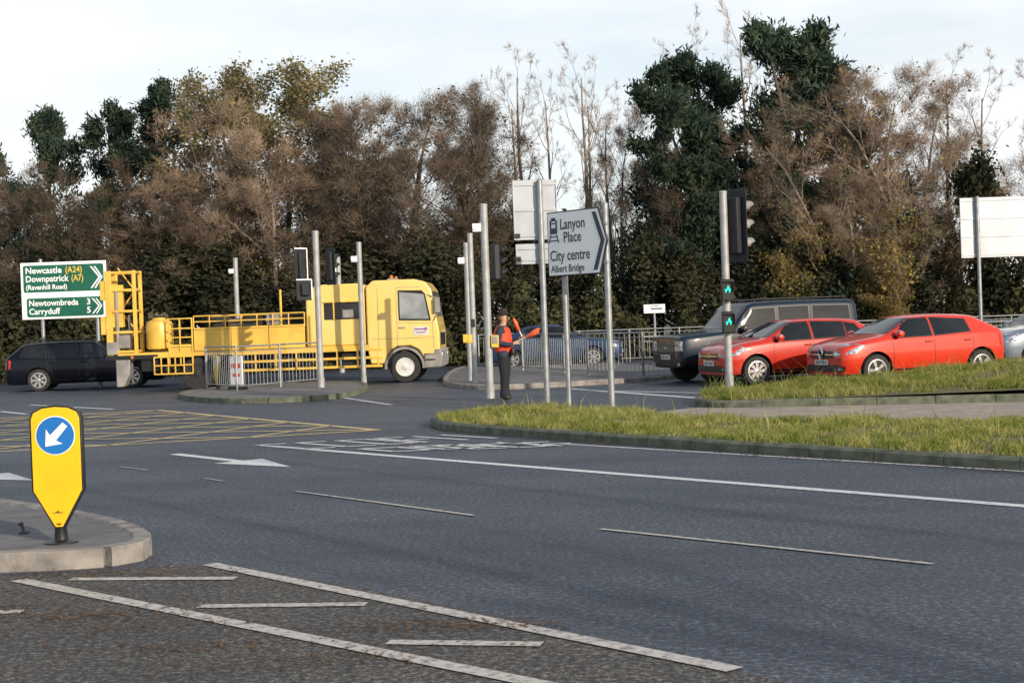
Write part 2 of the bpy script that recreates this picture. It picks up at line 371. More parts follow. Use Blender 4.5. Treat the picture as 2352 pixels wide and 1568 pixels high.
def litter(name,P,z,size,label):
    n=len(P); a=rg.uniform(0,6.28,n); s=rg.uniform(.5,1,n)*size
    c=np.c_[P,np.full(n,z)]; u=np.c_[np.cos(a),np.sin(a),rg.uniform(-.3,.3,n)]*s[:,None]; v=np.c_[-np.sin(a),np.cos(a),rg.uniform(0,.5,n)]*s[:,None]*.6
    V=np.stack([c-u,c-v*.9,c+u,c+v],1).reshape(-1,3); V[:,2]=np.maximum(V[:,2],z+.002)
    me=bpy.data.meshes.new(name); me.from_pydata(V.tolist(),[],(np.arange(n)[:,None]*4+np.arange(4)).tolist()); me.materials.append(M['litter'])
    o=bpy.data.objects.new(name,me); COL.objects.link(o); o['kind']='stuff'; o['label']=label; o['category']='leaves'
a=np.array([G(*p) for p in [(0,1400),(150,1415),(300,1445),(420,1490),(700,1520),(1000,1440),(1100,1440),(350,1320),(150,1320),(230,1420)]])
P=np.concatenate([p+rg.normal(0,1,(150,2))*np.array([.35,.10]) for p in a]+[np.c_[rg.uniform(-4,1,450),rg.uniform(6,10,450)]])
litter('fallen_leaves',P,.012,.021,'brown fallen leaves scattered on worn road edge')
fr_=np.array(resamp(front,200)); P=fr_[rg.integers(0,200,900)]+rg.normal(0,.12,(900,2))+np.array([-.05,-.12])
litter('kerbside_leaves',P,.006,.03,'brown leaves collected along the verge kerb')
P=np.c_[rg.uniform(-2,9,30000),rg.uniform(13,28,30000)]; P=P[inpoly(P,verge)][:1800]
litter('verge_leaves',P,.17,.03,'brown leaves lying in the verge grass')
# ---------------------------------------------------------------- signs and poles
def postmesh(b,x,y,h,r=.045,mi=0): b.cyl((x,y,0),(x,y,h),r,n=14,mi=mi); b.lathe([(r*1.05,0),(r*1.05,.02),(r*.5,.035)],(x,y,h),(0,0,1),n=14,mi=mi)
def bollard(x,y,z,rz,sc,label,group=None):
    t=thing('traffic_bollard',label,'bollard',(x,y,z),rz,scale=sc,group=group)
    b=MB()
    def outl(g):
        return [(-.19-g,.98),(-.17-g,1.03+g*.5),(-.10,1.065+g),(0,1.075+g),(.10,1.065+g),(.17+g,1.03+g*.5),(.19+g,.98),(.19+g,.42),(.03+g*.5,.13-g),(-.03-g*.5,.13-g),(-.19-g,.42)]
    b.prism(outl(.012),-.03,.05); b.obj('frame','black',t,bevel=.006)
    b=MB(); b.prism(outl(-.003),-.045,-.03); b.obj('panel','byellow',t,bevel=.004)
    b=MB()
    def disc(r,y,mi,n=40): b.add([(r*math.cos(2*math.pi*i/n),y,.85+r*math.sin(2*math.pi*i/n)) for i in range(n)],[tuple(range(n))],mi)
    disc(.153,-.048,1); disc(.146,-.051,0)
    d=Vector((-.68,-.73)).normalized(); nn=Vector((-d.y,d.x)); c=Vector((0,.85))
    tip=c+d*.115; hb=c+d*.01; tl=c-d*.115
    def p3(p): return (p.x,-.054,p.y)
    b.add([p3(tip),p3(hb+nn*.085),p3(hb+nn*.03+d*.015),p3(tl+nn*.024),p3(tl-nn*.024),p3(hb-nn*.03+d*.015),p3(hb-nn*.085)],[(0,1,2,3,4,5,6)],1)
    b.obj('arrow_disc',['blue','white'],t,smooth=False)
    b=MB(); b.box((0,-.047,.245),(.075,.002,.006)); b.add([(-.02,-.048,.25),(.01,-.048,.25),(0,-.048,.262)],[(0,1,2)]); b.obj('maker_mark','signblack',t,smooth=False)
    b=MB(); b.lathe([(.13,0),(.13,.012),(.055,.03),(.045,.12),(.06,.16),(.03,.17)],(0,.01,0),(0,0,1),n=20); b.obj('base','black',t)
    return t
x,y=G(140,1286); bollard(x,y,.125,math.radians(3),.95,'yellow traffic bollard with blue arrow disc on kerbed island')
x,y=G(490,905); bollard(x,y+.6,.11,math.radians(-60),.85,'small yellow traffic bollard behind the island railing')
t=thing('sign_stump','short cut-off metal stump fixed to the island paving','post',(*G(55,1262),.125)); b=MB(); b.cyl((0,0,0),(-.02,0,.09),.013); b.box((0,0,.01),(.07,.07,.012)); b.box((-.03,0,.075),(.03,.02,.02)); b.obj('stump','stump',t)
Zs=47.5; x0=XA(50,655,Zs); x1=XA(245,655,Zs); cw=(x1-x0)
t=thing('direction_sign','green and white road direction sign on two posts','sign',((x0+x1)/2,Zs,0),math.radians(2))
for xx in (-.72,.98):
    b=MB(); postmesh(b,xx,.08,4.05 if xx<0 else 3.6,.06); b.obj('post','galv',t)
hw=cw/2; zt=3.97; zb_=2.2
b=MB(); b.box((0,0,(zt+zb_)/2),(cw,.04,zt-zb_)); b.obj('board','white',t,bevel=.015)
b=MB()
def rrect(b,xa,xb,za,zb,y,mi,r=.06):
    pts=[]
    for cx,cz,a0 in ((xb-r,zb-r,0),(xa+r,zb-r,90),(xa+r,za+r,180),(xb-r,za+r,270)):
        for k in range(5): a=math.radians(a0+k*22.5); pts.append((cx+r*math.cos(a),y,cz+r*math.sin(a)))
    b.add(pts,[tuple(range(len(pts)))],mi)
rrect(b,-hw+.08,hw-.08,3.04,zt-.09,-.024,0); rrect(b,-hw+.16,hw-.12,2.27,2.86,-.024,0)
def chev(b,x,z,hh,w,th,y,mi):
    b.add([(x,y,z+hh),(x+th,y,z+hh),(x+th+w,y,z),(x+th,y,z-hh),(x,y,z-hh),(x+w,y,z)],[(0,1,2,5),(5,2,3,4)],mi)
chev(b,hw-.50,3.46,.34,.26,.06,-.028,1); chev(b,hw-.38,3.46,.34,.22,.05,-.028,1)
chev(b,hw-.48,2.565,.24,.2,.05,-.028,1); chev(b,hw-.36,2.565,.24,.16,.04,-.028,1)
b.obj('green_panel',['green','white'],t,smooth=False)
b=MB(); kw=dict(y=-.03,bold=.018)
b.text('Newcastle',-hw+.15,3.63,.27,mi=0,hs=.98,**kw); b.text('(A24)',-hw+1.38,3.63,.27,mi=1,hs=.85,**kw)
b.text('Downpatrick',-hw+.15,3.37,.27,mi=0,hs=.92,**kw); b.text('(A7)',-hw+1.56,3.37,.27,mi=1,hs=.78,**kw)
b.text('(Ravenhill Road)',-hw+.15,3.13,.21,mi=0,hs=.92,**kw)
b.text('Newtownbreda',-hw+.22,2.62,.26,mi=0,hs=.92,**kw); b.text('Carryduff',-hw+.22,2.36,.26,mi=0,hs=.94,**kw)
b.text('3',hw-.64,2.62,.26,mi=0,**kw); b.text('5',hw-.64,2.36,.26,mi=0,**kw)
b.obj('lettering',['white','ochre'],t,smooth=False)
t=thing('direction_sign','white arrow-shaped direction sign with train symbol on two posts','sign',(1.15,26.3,.13),math.radians(-50))
b=MB(); postmesh(b,-.38,.07,2.5,.05); b.box((-.38,.03,2.35),(.14,.06,.05)); b.obj('post','galv',t)
b=MB(); postmesh(b,.70,.07,3.42,.055); b.box((.70,.03,2.45),(.14,.06,.05)); b.box((.70,.03,3.1),(.14,.06,.05)); b.obj('post','galv',t)
L0,L1,zc=-.70,.82,2.82; hh=.565
arr=[(L0,zc-hh),(L1-.20,zc-hh),(L1,zc),(L1-.20,zc+hh),(L0,zc+hh)]
b=MB(); b.prism(arr,-.015,.02); b.obj('board','signblack',t,bevel=.01)
def sc(p,g): return [(p[0][0]+g,p[0][1]+g),(p[1][0]-g*.6,p[1][1]+g),(p[2][0]-g*1.2,p[2][1]),(p[3][0]-g*.6,p[3][1]-g),(p[4][0]+g,p[4][1]-g)]
b=MB(); A_=sc(arr,.024); b.add([(x,-.018,z) for x,z in A_],[(0,1,2,3,4)],0)
chev(b,L1-.36,zc,hh-.07,.20,.10,-.021,1)
b.obj('face',['white','signblack'],t,smooth=False)
b=MB(); kw=dict(y=-.022,bold=.014)
b.text('Lanyon',-.36,zc+.25,.26,hs=.86,**kw); b.text('Place',-.28,zc+.02,.26,hs=.86,**kw); b.text('City centre',-.64,zc-.29,.26,hs=.86,**kw); b.text('Albert Bridge',-.62,zc-.49,.18,hs=.87,**kw)
def q4(xa,xb,za,zb_2): b.add([(xa,-.022,za),(xb,-.022,za),(xb,-.022,zb_2),(xa,-.022,zb_2)],[(0,1,2,3)])
X=-.62;Zb=zc+.08
q4(X,X+.04,Zb+.1,Zb+.34); q4(X+.15,X+.19,Zb+.1,Zb+.34); q4(X+.04,X+.15,Zb+.32,Zb+.38); q4(X+.04,X+.15,Zb+.1,Zb+.2); q4(X+.04,X+.15,Zb+.27,Zb+.29)
q4(X-.01,X+.20,Zb+.04,Zb+.06); q4(X-.04,X+.23,Zb-.03,Zb-.01)
for s in(-1,1): b.add([(X+.095+s*.06,-.022,Zb+.09),(X+.095+s*.085,-.022,Zb+.09),(X+.095+s*.14,-.022,Zb-.06),(X+.095+s*.11,-.022,Zb-.06)],[(0,1,2,3)])
b.obj('lettering','signblack',t,smooth=False)
def backsign(name,label,X,Y,z,panels,poles,rz=0,group=None):
    t=thing(name,label,'sign',(X,Y,z),rz,group=group)
    for px_,h in poles:
        b=MB(); postmesh(b,px_,-.06,h,.055); b.obj('post','galv',t)
    for (xa,xb,za,zb2) in panels:
        b=MB(); b.box(((xa+xb)/2,.03,(za+zb2)/2),(xb-xa,.02,zb2-za)); 
        nr=max(2,int((zb2-za)/.45)+1)
        for k in range(nr):
            zz=za+.08+(zb2-za-.16)*k/(nr-1); b.box(((xa+xb)/2,.012,zz),(xb-xa-.04,.018,.05))
        for xx in(xa+.012,xb-.012): b.box((xx,.015,(za+zb2)/2),(.02,.03,zb2-za-.01))
        b.obj('panel','signback',t,bevel=.004)
    return t
Z=27.8; X=XA(1257,940,Z)
t=backsign('road_sign','grey rear face of two stacked road signs on a steel pole',X,Z,.13,[(-.49,.32,2.97,4.06),(-.47,.18,2.53,2.90)],[(0,4.02)],math.radians(4))
for zz in (3.02,2.6): 
    b=MB(); b.box((-.43,-.004,zz+.03),(.10,.01,.08)); b.obj('clamp_bracket','black',t)
Z=45; X=XA(2250,700,Z)
backsign('road_sign','large grey sign board seen from behind on pole',X,Z,0,[(-.5,2.4,2.98,4.75)],[(0,4.75),(2.0,4.75)],math.radians(3))
Z=55.3;X=XA(1503,714,Z); t=thing('small_sign','small white plate sign on a short post by the undergrowth','sign',(X,Z,0)); b=MB(); postmesh(b,0,.05,1.9,.04); b.obj('post','galv',t); b=MB(); b.box((0,0,1.86),(.78,.03,.32)); b.obj('plate','white',t,bevel=.02); b=MB(); b.box((.08,-.017,1.86),(.42,.004,.05)); b.box((.0,-.017,1.95),(.3,.004,.03)); b.obj('marking','signblack',t)
def head(t,c,rz,n=3,board=True,scale=1,lit=None,border=0,vis='sigblack',bw=.26):
    c=Vector(c); s=scale
    e=bpy.data.objects.new('signal_head',None); COL.objects.link(e); e.parent=t; e.location=c; e.rotation_euler[2]=rz
    b=MB(); hh=.31*n*s
    b.box((0,.0,0),(.27*s,.2*s,hh+.04)); b.obj('housing','sigblack',e,bevel=.03)
    if board:
        b=MB(); b.prism([(-bw*s,-hh/2-.16*s),(bw*s,-hh/2-.16*s),(bw*s,hh/2+.16*s),(-bw*s,hh/2+.16*s)],-.02,.0); b.obj('backing_board','sigblack',e,bevel=.01)
        if border:
            b=MB(); g=border
            b.box((0,.006,hh/2+.15*s),(2*bw*s,.005,.03)); b.box((g*(bw-.01)*s,.006,.0),(.03,.005,hh+.28*s))
            b.obj('border_strip','white',e)
    for k in range(n):
        zz=hh/2-.31*s*(k+.5)
        b=MB(); b.lathe([(.09*s,0),(.07*s,.012),(.0,.02)],(0,-.1*s,zz),(0,-1,0),n=18); b.obj('lens','darkgrey' if lit!=k else 'greenglow',e)
        b=MB(); V=[];Fc=[];nn=11
        for j in range(nn):
            a=math.radians(-25+230*j/(nn-1)); 
            for yy,rr in((-.1*s,.112*s),(-.32*s if 20<math.degrees(a)<160 else -.22*s,.108*s)): V.append((rr*math.cos(a),yy,zz+rr*math.sin(a)))
        for j in range(nn-1): Fc.append((2*j,2*j+1,2*j+3,2*j+2))
        b.add(V,Fc); o=b.obj('visor',vis,e); sm=o.modifiers.new('s','SOLIDIFY'); sm.thickness=.006
    return e
def tlight(label,X,Y,z,h,r=.075,name='traffic_light',detector=True,group='poles of the signalled junction',cat='traffic light'):
    t=thing(name,label,cat,(X,Y,z),0,group=group)
    b=MB(); b.cyl((0,0,0),(0,0,h),r,n=16); b.lathe([(r*1.08,0),(r*1.08,.03),(r*.7,.05)],(0,0,h),(0,0,1),n=16); b.cyl((0,0,.0),(0,0,.25),r*1.18,n=16); b.obj('pole','polegrey',t)
    if detector:
        b=MB(); b.box((-r-.07,-.02,h-.42),(.17,.12,.16)); b.box((-r-.12,-.09,h-.42),(.07,.05,.09)); b.cyl((-r,0,h-.3),(-.02,0,h-.42),.02); b.obj('detector','white',t,bevel=.015)
    return t
Z=30.0;X=XA(1127,930,Z)
t=tlight('grey signal pole with white detector and push button box beside person',X,Z,.13,3.78,r=.075)
head(t,(.20,.18,2.68),math.radians(110),3,board=False,scale=.72)
b=MB(); b.box((.13,-.04,1.12),(.15,.14,.24)); b.box((.13,-.115,1.15),(.10,.02,.14),1); b.obj('push_button_box',['ochre','tgrey'],t,bevel=.015)
Z=38.5
for k,(px_,top) in enumerate(((1092,3.72),(1082,3.55))):
    ZZ=Z+k*1.3; X=XA(px_,888,ZZ); t=tlight('slim grey signal pole with yellow button box on median',X,ZZ,.11,top,r=.07,detector=(k==1))
    b=MB(); b.box((-.1,-.04,1.1),(.13,.13,.22)); b.obj('push_button_box','ochre',t,bevel=.015)
    if k==0: b=MB(); b.box((.0,-.085,1.5),(.1,.03,.2)); b.obj('indicator_panel','black',t,bevel=.01)
Z=38.9; X=XA(738,900,Z); t=tlight('signal pole with dark white-edged heads on the railed island',X,Z,.11,3.95,r=.08,detector=False)
head(t,(-.40,.05,3.12),math.radians(220),3,border=-1,scale=.72)
head(t,(-.32,-.12,2.50),math.radians(215),1,board=True,scale=.85,border=-1)
head(t,(.34,.1,3.08),math.radians(130),3,board=True,scale=.76)
Z=42.0; X=XA(836,880,Z); tlight('slim grey signal pole with white detector by the truck',X,Z,.0,3.9,r=.07)
Z=54; X=XA(546,740,Z); tlight('slim grey signal pole with white detector behind the truck',X,Z,0,4.15,r=.085)
Z=54; X=XA(778,640,Z); tlight('slim grey signal pole with white detector behind the truck',X,Z,0,4.05,r=.085)
Z=49.5; X=XA(1303,700,Z); tlight('thin grey pole standing behind the median railing',X,Z,0,3.0,r=.05,detector=False,name='post',cat='post')
Z=31.0; X=XA(1676,890,Z); t=tlight('signal pole with black head and lit green crossing signals',X,Z,.12,3.95,r=.078,detector=False)
head(t,(.25,.02,3.28),math.radians(122),3,board=True,scale=1.2,vis='tgrey',bw=.27)  # visors of this head are greyer, sunlight painted into their colour
for zz in (1.98,1.33):
    b=MB(); b.box((.0,-.16,zz),(.25,.16,.44)); o=b.obj('crossing_signal_box','black',t,bevel=.02)
    b=MB(); b.box((0,-.243,zz+.005),(.12,.004,.018)); b.box((.01,-.243,zz+.03),(.05,.004,.05)); b.box((-.04,-.243,zz-.025),(.02,.004,.05)); b.box((.035,-.243,zz-.025),(.02,.004,.05)); b.lathe([(.014,0),(.014,.003)],(.01,-.241,zz+.072),(0,-1,0),n=10)
    b.obj('lit_symbol','greenglow',t,smooth=False)
    b=MB(); b.box((0,-.27,zz+.17),(.24,.1,.012)); b.box((-.115,-.27,zz+.06),(.01,.08,.2)); b.box((.115,-.27,zz+.06),(.01,.08,.2)); b.obj('hood','black',t)
# ---------------------------------------------------------------- railings
def railing(pts,h,z,label,infill=True,step=.11,postd=2.0,group=None):
    t=thing('guard_railing',label,'railing',(pts[0][0],pts[0][1],z),group=group)
    o=Vector((pts[0][0],pts[0][1],0)); fr=MB(); bars=MB(); posts=[]
    for i in range(len(pts)-1):
        a=Vector((*pts[i],0))-o;b_=Vector((*pts[i+1],0))-o; L=(b_-a).length; n=max(1,round(L/postd))
        for k in range(n+1):
            if k==0 and i>0: continue
            posts.append(a.lerp(b_,k/n))
        for zz,r in ((h,.022),(h-.12,.012),(.12,.016)): fr.cyl(a+Vector((0,0,zz)),b_+Vector((0,0,zz)),r,n=8)
        if infill:
            m=int(L/step)
            for k in range(1,m): 
                p=a.lerp(b_,k/m); bars.cyl(p+Vector((0,0,.12)),p+Vector((0,0,h-.12)),.0065,n=5)
    fr.obj('rails','galv',t)
    if infill: bars.obj('infill_bars','galv',t)
    pb=MB(); pb.cyl((0,0,-.02),(0,0,h+.02),.03,n=8); first=pb.obj('post','galv',t,loc=posts[0])
    for p in posts[1:]:
        c=first.copy(); c.location=p; COL.objects.link(c); c.parent=t
P1=(-7.0,38.6);P0=(-8.25,41.0);P2=(-5.3,41.9)
railing([P0,P1,P2],1.12,.11,'grey steel guard railing around the small traffic island',step=.16)
t=thing('notice_board','white and orange notice panel leaning beside island railing','sign',(-7.15,39.4,.11),math.radians(-40)); b=MB(); b.box((0,0,.5),(.5,.03,.75)); b.obj('panel','white',t,bevel=.01); b=MB(); b.box((0,-.017,.62),(.36,.004,.12)); b.box((0,-.017,.38),(.3,.004,.08)); b.obj('marking','vest',t)
b=MB(); b.box((-.2,.02,.06),(.04,.3,.12)); b.box((.2,.02,.06),(.04,.3,.12)); b.obj('feet','black',t)
railing([(.3,46.0),(2.0,40.6),(3.3,38.6)],1.1,.11,'grey steel guard railing on the central median',step=.16,group='median railings')
railing([(3.3,38.6),(7,40.4),(11,42.2),(18,45)],1.1,.0,'grey steel guard railing running behind queued cars',step=.15,group='median railings')
railing([(-1.2,54.4),(6,54.6),(14,54.8),(24,55)],1.15,0,'long grey steel guard railing along the far carriageway',step=.18,group='median railings')
# ---------------------------------------------------------------- cars
def st(L,W,H,hz,bz,cx,rfx,rrx,tx,tz,zb=.2,rw=.66,box=False):
    h=L/2;w=W/2; mid=(rfx+rrx)/2
    if box:
        return [(h,zb+.06,hz*.55,hz*.88,hz*.93,w*.84,w*.74),(h-.03,zb+.0,hz*.55,hz*.92,hz*.98,w*.93,w*.82),(h-.18,zb,hz*.58,hz*.94,hz*1.0,w*.98,w*.86),
         ((h+cx)/2,zb,hz*.6,hz*.97,hz*1.03,w,w*.88),(cx,zb,hz*.62,bz,bz+.05,w,w*.9),(cx-.05,zb,hz*.62,bz,bz+.12,w,w*.88),
         (rfx+.02,zb,hz*.62,bz,H*.975,w,w*rw),(rfx-.08,zb,hz*.62,bz,H*.985,w,w*rw),(mid,zb,hz*.62,bz,H,w,w*rw),(rrx,zb,hz*.62,bz,H*.99,w,w*rw),
         (-h+.10,zb,hz*.62,bz,H*.985,w,w*rw),(-h+.05,zb,hz*.62,bz,H*.97,w*.985,w*rw*.99),(-h+.01,zb+.03,hz*.62,bz*.98,H*.90,w*.96,w*rw*.97),(-h,zb+.06,hz*.62,bz*.96,H*.80,w*.93,w*rw*.95)]
    return [(h,zb+.08,hz*.5,hz*.72,hz*.78,w*.64,w*.52),(h-.05,zb+.0,hz*.5,hz*.82,hz*.89,w*.86,w*.64),(h-.28,zb,hz*.58,hz*.90,hz*.98,w*.97,w*.76),
     ((h+cx)/2-.1,zb,hz*.6,hz*.96,hz*1.06,w,w*.80),(cx,zb,hz*.62,bz-.03,bz+.06,w,w*.84),(cx-.06,zb,hz*.62,bz-.02,bz+.11,w,w*.83),
     (rfx,zb,hz*.62,bz,H*.965,w,w*rw),(rfx-.12,zb,hz*.62,bz,H*.985,w,w*rw),(mid,zb,hz*.62,bz+.02,H,w,w*rw),(rrx,zb,hz*.62,bz+.04,H*.965,w,w*rw*.98),(rrx-.06,zb,hz*.62,bz+.04,H*.94,w*.995,w*rw*.97),
     (tx,zb,hz*.62,min(bz+.05,tz-.05),tz,w*.97,w*.80),(min(tx-.03,-h+.12) if tx<-h+.4 else tx-.1,zb,hz*.62,min(bz+.03,tz-.08),tz-.04,w*.95,w*.78),(-h+.04,zb+.03,hz*.60,bz*.88,bz*.95,w*.88,w*.74),(-h,zb+.10,hz*.58,bz*.80,bz*.87,w*.76,w*.66)]
def wheel(parent,x,y,r,side,spokes,wd=.2):
    e=bpy.data.objects.new('wheel',None); COL.objects.link(e); e.parent=parent; e.location=(x,y,r); 
    if side<0: e.rotation_euler[2]=math.pi
    ri=r*.68
    b=MB(); b.lathe([(ri,-wd/2),(r*.93,-wd/2),(r,-wd/2+.03),(r,wd/2-.03),(r*.95,wd/2),(ri+.01,wd/2+.004),(ri,wd/2-.01)],(0,0,0),(0,1,0),n=32); b.obj('tyre','darkgrey',e)
    b=MB(); b.lathe([(ri,wd/2-.02),(ri+.004,wd/2+.004),(ri-.02,wd/2+.006),(ri-.035,wd/2-.03),(ri-.035,wd/2-.06)],(0,0,0),(0,1,0),n=32,mi=0)
    b.lathe([(ri-.03,wd/2-.07),(ri-.03,wd/2-.065)],(0,0,0),(0,1,0),n=24,mi=1)
    b.lathe([(.055,wd/2-.065),(.05,wd/2-.005),(.03,wd/2)],(0,0,0),(0,1,0),n=14,mi=0)
    for k in range(spokes):
        a=2*math.pi*k/spokes
        for da in (-.12,.12):
            R=Matrix.Rotation(a+da,3,'Y'); b.box(R@Vector((ri*.52,wd/2-.02,0)),(ri*.88,.03,.030),0,R)
    b.obj('rim',['alloy','black'],e)
def car(name,label,paint,L,W,H,prm,xf,xr,rw,wins,loc,rz,spokes=5,low=False,front='hatch',rwr=.66,rails=False,group='vehicles waiting at the junction',box=False):
    t=thing(name,label,'car',(loc[0],loc[1],0),rz,group=group)
    stn=st(L,W,H,*prm,rw=rwr,box=box); V=[];Fc=[]
    rt=.93 if box else .84
    for (x,zb,zm,zs,zt,w,wt) in stn:
        h=[(0,zb),(.78*w,zb),(.95*w,zb+.05),(w,zm),(.985*w,(zm+zs)/2+.04),(.962*w,zs-.02),(.94*w,zs+.015),(wt+ (w*.955-wt)*(.08 if box else .12), zs+(zt-zs)*(.92 if box else .86)),(wt*rt,zt),(0,zt+ (.02 if zt>zs+.2 else .03))]
        ring=h+[(-a,b_) for a,b_ in h[1:-1][::-1]]; nr=len(ring)
        V+=[(x,a,b_) for a,b_ in ring]
    for k in range(len(stn)-1):
        for j in range(nr): Fc.append((k*nr+j,(k+1)*nr+j,(k+1)*nr+(j+1)%nr,k*nr+(j+1)%nr))
    Fc.append(tuple(range(nr))); Fc.append(tuple((len(stn)-1)*nr+j for j in range(nr-1,-1,-1)))
    me=bpy.data.meshes.new('body'); me.from_pydata(V,[],Fc); 
    o=bpy.data.objects.new('body',me); COL.objects.link(o)
    bm=bmesh.new(); bm.from_mesh(me); bmesh.ops.recalc_face_normals(bm,faces=bm.faces); bm.to_mesh(me); bm.free()
    s=o.modifiers.new('s','SUBSURF'); s.levels=3; s.render_levels=3
    dg=bpy.context.evaluated_depsgraph_get(); dg.update(); me2=bpy.data.meshes.new_from_object(o.evaluated_get(dg)); o.modifiers.clear(); o.data=me2
    co=np.empty(len(me2.vertices)*3); me2.vertices.foreach_get('co',co); co=co.reshape(-1,3)
    co[:,0]*=L/(co[:,0].max()-co[:,0].min()); co[:,1]*=W/(co[:,1].max()-co[:,1].min()); zt=co[:,2].max(); z0=prm[-1]
    co[:,2]=z0+(co[:,2]-z0)*(H-z0)/(zt-z0); me2.vertices.foreach_set('co',co.ravel()); me2.update()
    bvh=BVHTree.FromPolygons([Vector(c) for c in co],[tuple(p.vertices) for p in me2.polygons])
    cb=MB(); R=rw+.05
    for xx in(xf,xr):
        for sd in(-1,1): cb.cyl((xx,sd*(W/2-.30),rw+.01),(xx,sd*(W/2+.2),rw+.01),R,n=40)
    co_=cb.obj('cut','black',smooth=False); bo=o.modifiers.new('b','BOOLEAN'); bo.operation='DIFFERENCE'; bo.object=co_; bo.solver='EXACT'
    dg=bpy.context.evaluated_depsgraph_get(); dg.update(); me3=bpy.data.meshes.new_from_object(o.evaluated_get(dg)); o.modifiers.clear(); o.data=me3; bpy.data.objects.remove(co_)
    me3.materials.clear(); me3.materials.append(M[paint]); me3.materials.append(M['black'])
    for p in me3.polygons:
        c=p.center; p.material_index=0
        for xx in(xf,xr):
            d=math.hypot(c.x-xx,c.z-rw-.01)
            if d<R+.003 and abs(c.y)<W/2-.02 and abs(c.y)>W/2-.33 and (abs(d-R)<.012 or abs(abs(c.y)-(W/2-.30))<.01): p.material_index=1
        if c.z<z0+.07: p.material_index=1
        if low and c.z<z0+.24: p.material_index=1
    shade(me3,40); o.name='body'; o.parent=t
    def ray(az,a_,z):
        n_=Vector((math.cos(az),math.sin(az),0)); r=Vector((-n_.y,n_.x,0))
        return bvh.ray_cast(r*a_+n_*6+Vector((0,0,z)),-n_)
    def patch(b,cs,az,nu=10,nv=5,off=.005,mi=0):
        g=[]; 
        for i in range(nu+1):
            for j in range(nv+1):
                u=i/nu;v=j/nv
                p=[(cs[0][k]*(1-u)+cs[1][k]*u)*(1-v)+(cs[3][k]*(1-u)+cs[2][k]*u)*v for k in(0,1)]
                h=ray(az,*p)
                if h[0] is None: g.append(None); continue
                g.append(h[0]+h[1]*off)
        idx={};VV=[]
        for k,p in enumerate(g):
            if p is not None: idx[k]=len(VV); VV.append(p)
        FF=[]
        for i in range(nu):
            for j in range(nv):
                ks=(i*(nv+1)+j,(i+1)*(nv+1)+j,(i+1)*(nv+1)+j+1,i*(nv+1)+j+1)
                if all(k in idx for k in ks): FF.append(tuple(idx[k] for k in ks))
        b.add(VV,FF,mi)
    def near(b,cs,off=.006,nu=8,nv=5,mi=0):
        VV=[]
        for i in range(nu+1):
            for j in range(nv+1):
                u=i/nu;v=j/nv; cs_=[Vector(c) for c in cs]
                p=(cs_[0].lerp(cs_[1],u)).lerp(cs_[3].lerp(cs_[2],u),v); h=bvh.find_nearest(p); VV.append(h[0]+h[1]*off)
        b.add(VV,[(i*(nv+1)+j,(i+1)*(nv+1)+j,(i+1)*(nv+1)+j+1,i*(nv+1)+j+1) for i in range(nu) for j in range(nv)],mi)
    hz,bz=prm[0],prm[1]; cx,rfx,rrx,tx,tz=prm[2:7]
    PI=math.pi
    for sd in(1,-1):
        az=PI/2*sd; f=lambda x:-x*sd
        for wq in wins:
            cxm=sum(p[0] for p in wq)/4;czm=sum(p[1] for p in wq)/4
            b=MB(); patch(b,[(f(x+ (.03 if x>cxm else -.03)),z+(.025 if z>czm else -.025)) for x,z in wq],az,off=.004); b.obj('window_trim','black',t)
            b=MB(); patch(b,[(f(x),z) for x,z in wq],az,off=.009); b.obj('side_window','glass',t)
        xs=[wins[0][0][0]+.02]+[(wins[k][1][0]+wins[k+1][0][0])/2 for k in range(len(wins[:2])-1)]+[wins[min(1,len(wins)-1)][1][0]-.05]
        for xx in xs:
            b=MB(); patch(b,[(f(xx+.006),z0+.12),(f(xx-.006),z0+.12),(f(xx-.006),bz-.03),(f(xx+.006),bz-.03)],az,1,10,.003); b.obj('door_seam','black',t)
        b=MB(); patch(b,[(f(xr+rw+.1),z0+.11),(f(xf-rw-.1),z0+.11),(f(xf-rw-.1),z0+.15),(f(xr+rw+.1),z0+.15)],az,16,1,.008); b.obj('side_moulding','black',t)
        for xx in xs[1:]:
            h=ray(az,f(xx+.14),bz-.10)
            if h[0] is not None: b=MB(); b.box(h[0]+Vector((0,sd*.02,0)),(.17,.03,.028)); b.obj('door_handle',paint,t,bevel=.01)
        h=ray(az,f(wins[0][0][0]-.12),bz+.06)
        if h[0] is not None:
            b=MB(); b.lathe([(.0,-.11),(.06,-.10),(.085,0),(.06,.10),(.0,.11)],h[0]+Vector((.02,sd*.12,.02)),(0,1,0),n=12); b.cyl(h[0],h[0]+Vector((0,sd*.1,0)),.02); b.obj('wing_mirror',paint if not low else 'black',t)
        hx=L/2
        b=MB()
        if low: near(b,[(hx,sd*W*.27,hz*.68),(hx-.06,sd*W*.45,hz*.68),(hx-.06,sd*W*.45,hz*.88),(hx,sd*W*.27,hz*.88)])
        else: near(b,[(hx-.05,sd*W*.26,hz*.68),(hx-.32,sd*W*.49,hz*.74),(hx-.52,sd*W*.49,hz*.92),(hx-.12,sd*W*.26,hz*.80)])
        b.obj('headlamp','lamp',t)
        b=MB(); near(b,[(-hx+.02,sd*W*.34,bz*.74),(-hx+.2,sd*W*.48,bz*.74),(-hx+.22,sd*W*.48,bz*1.0),(-hx+.05,sd*W*.36,bz*1.0)]); b.obj('tail_lamp','redlamp',t)
        b=MB(); near(b,[(hx,sd*W*.30,hz*.34),(hx-.1,sd*W*.43,hz*.36),(hx-.1,sd*W*.43,hz*.47),(hx,sd*W*.30,hz*.45)],off=.006); b.obj('fog_lamp_recess','black',t)
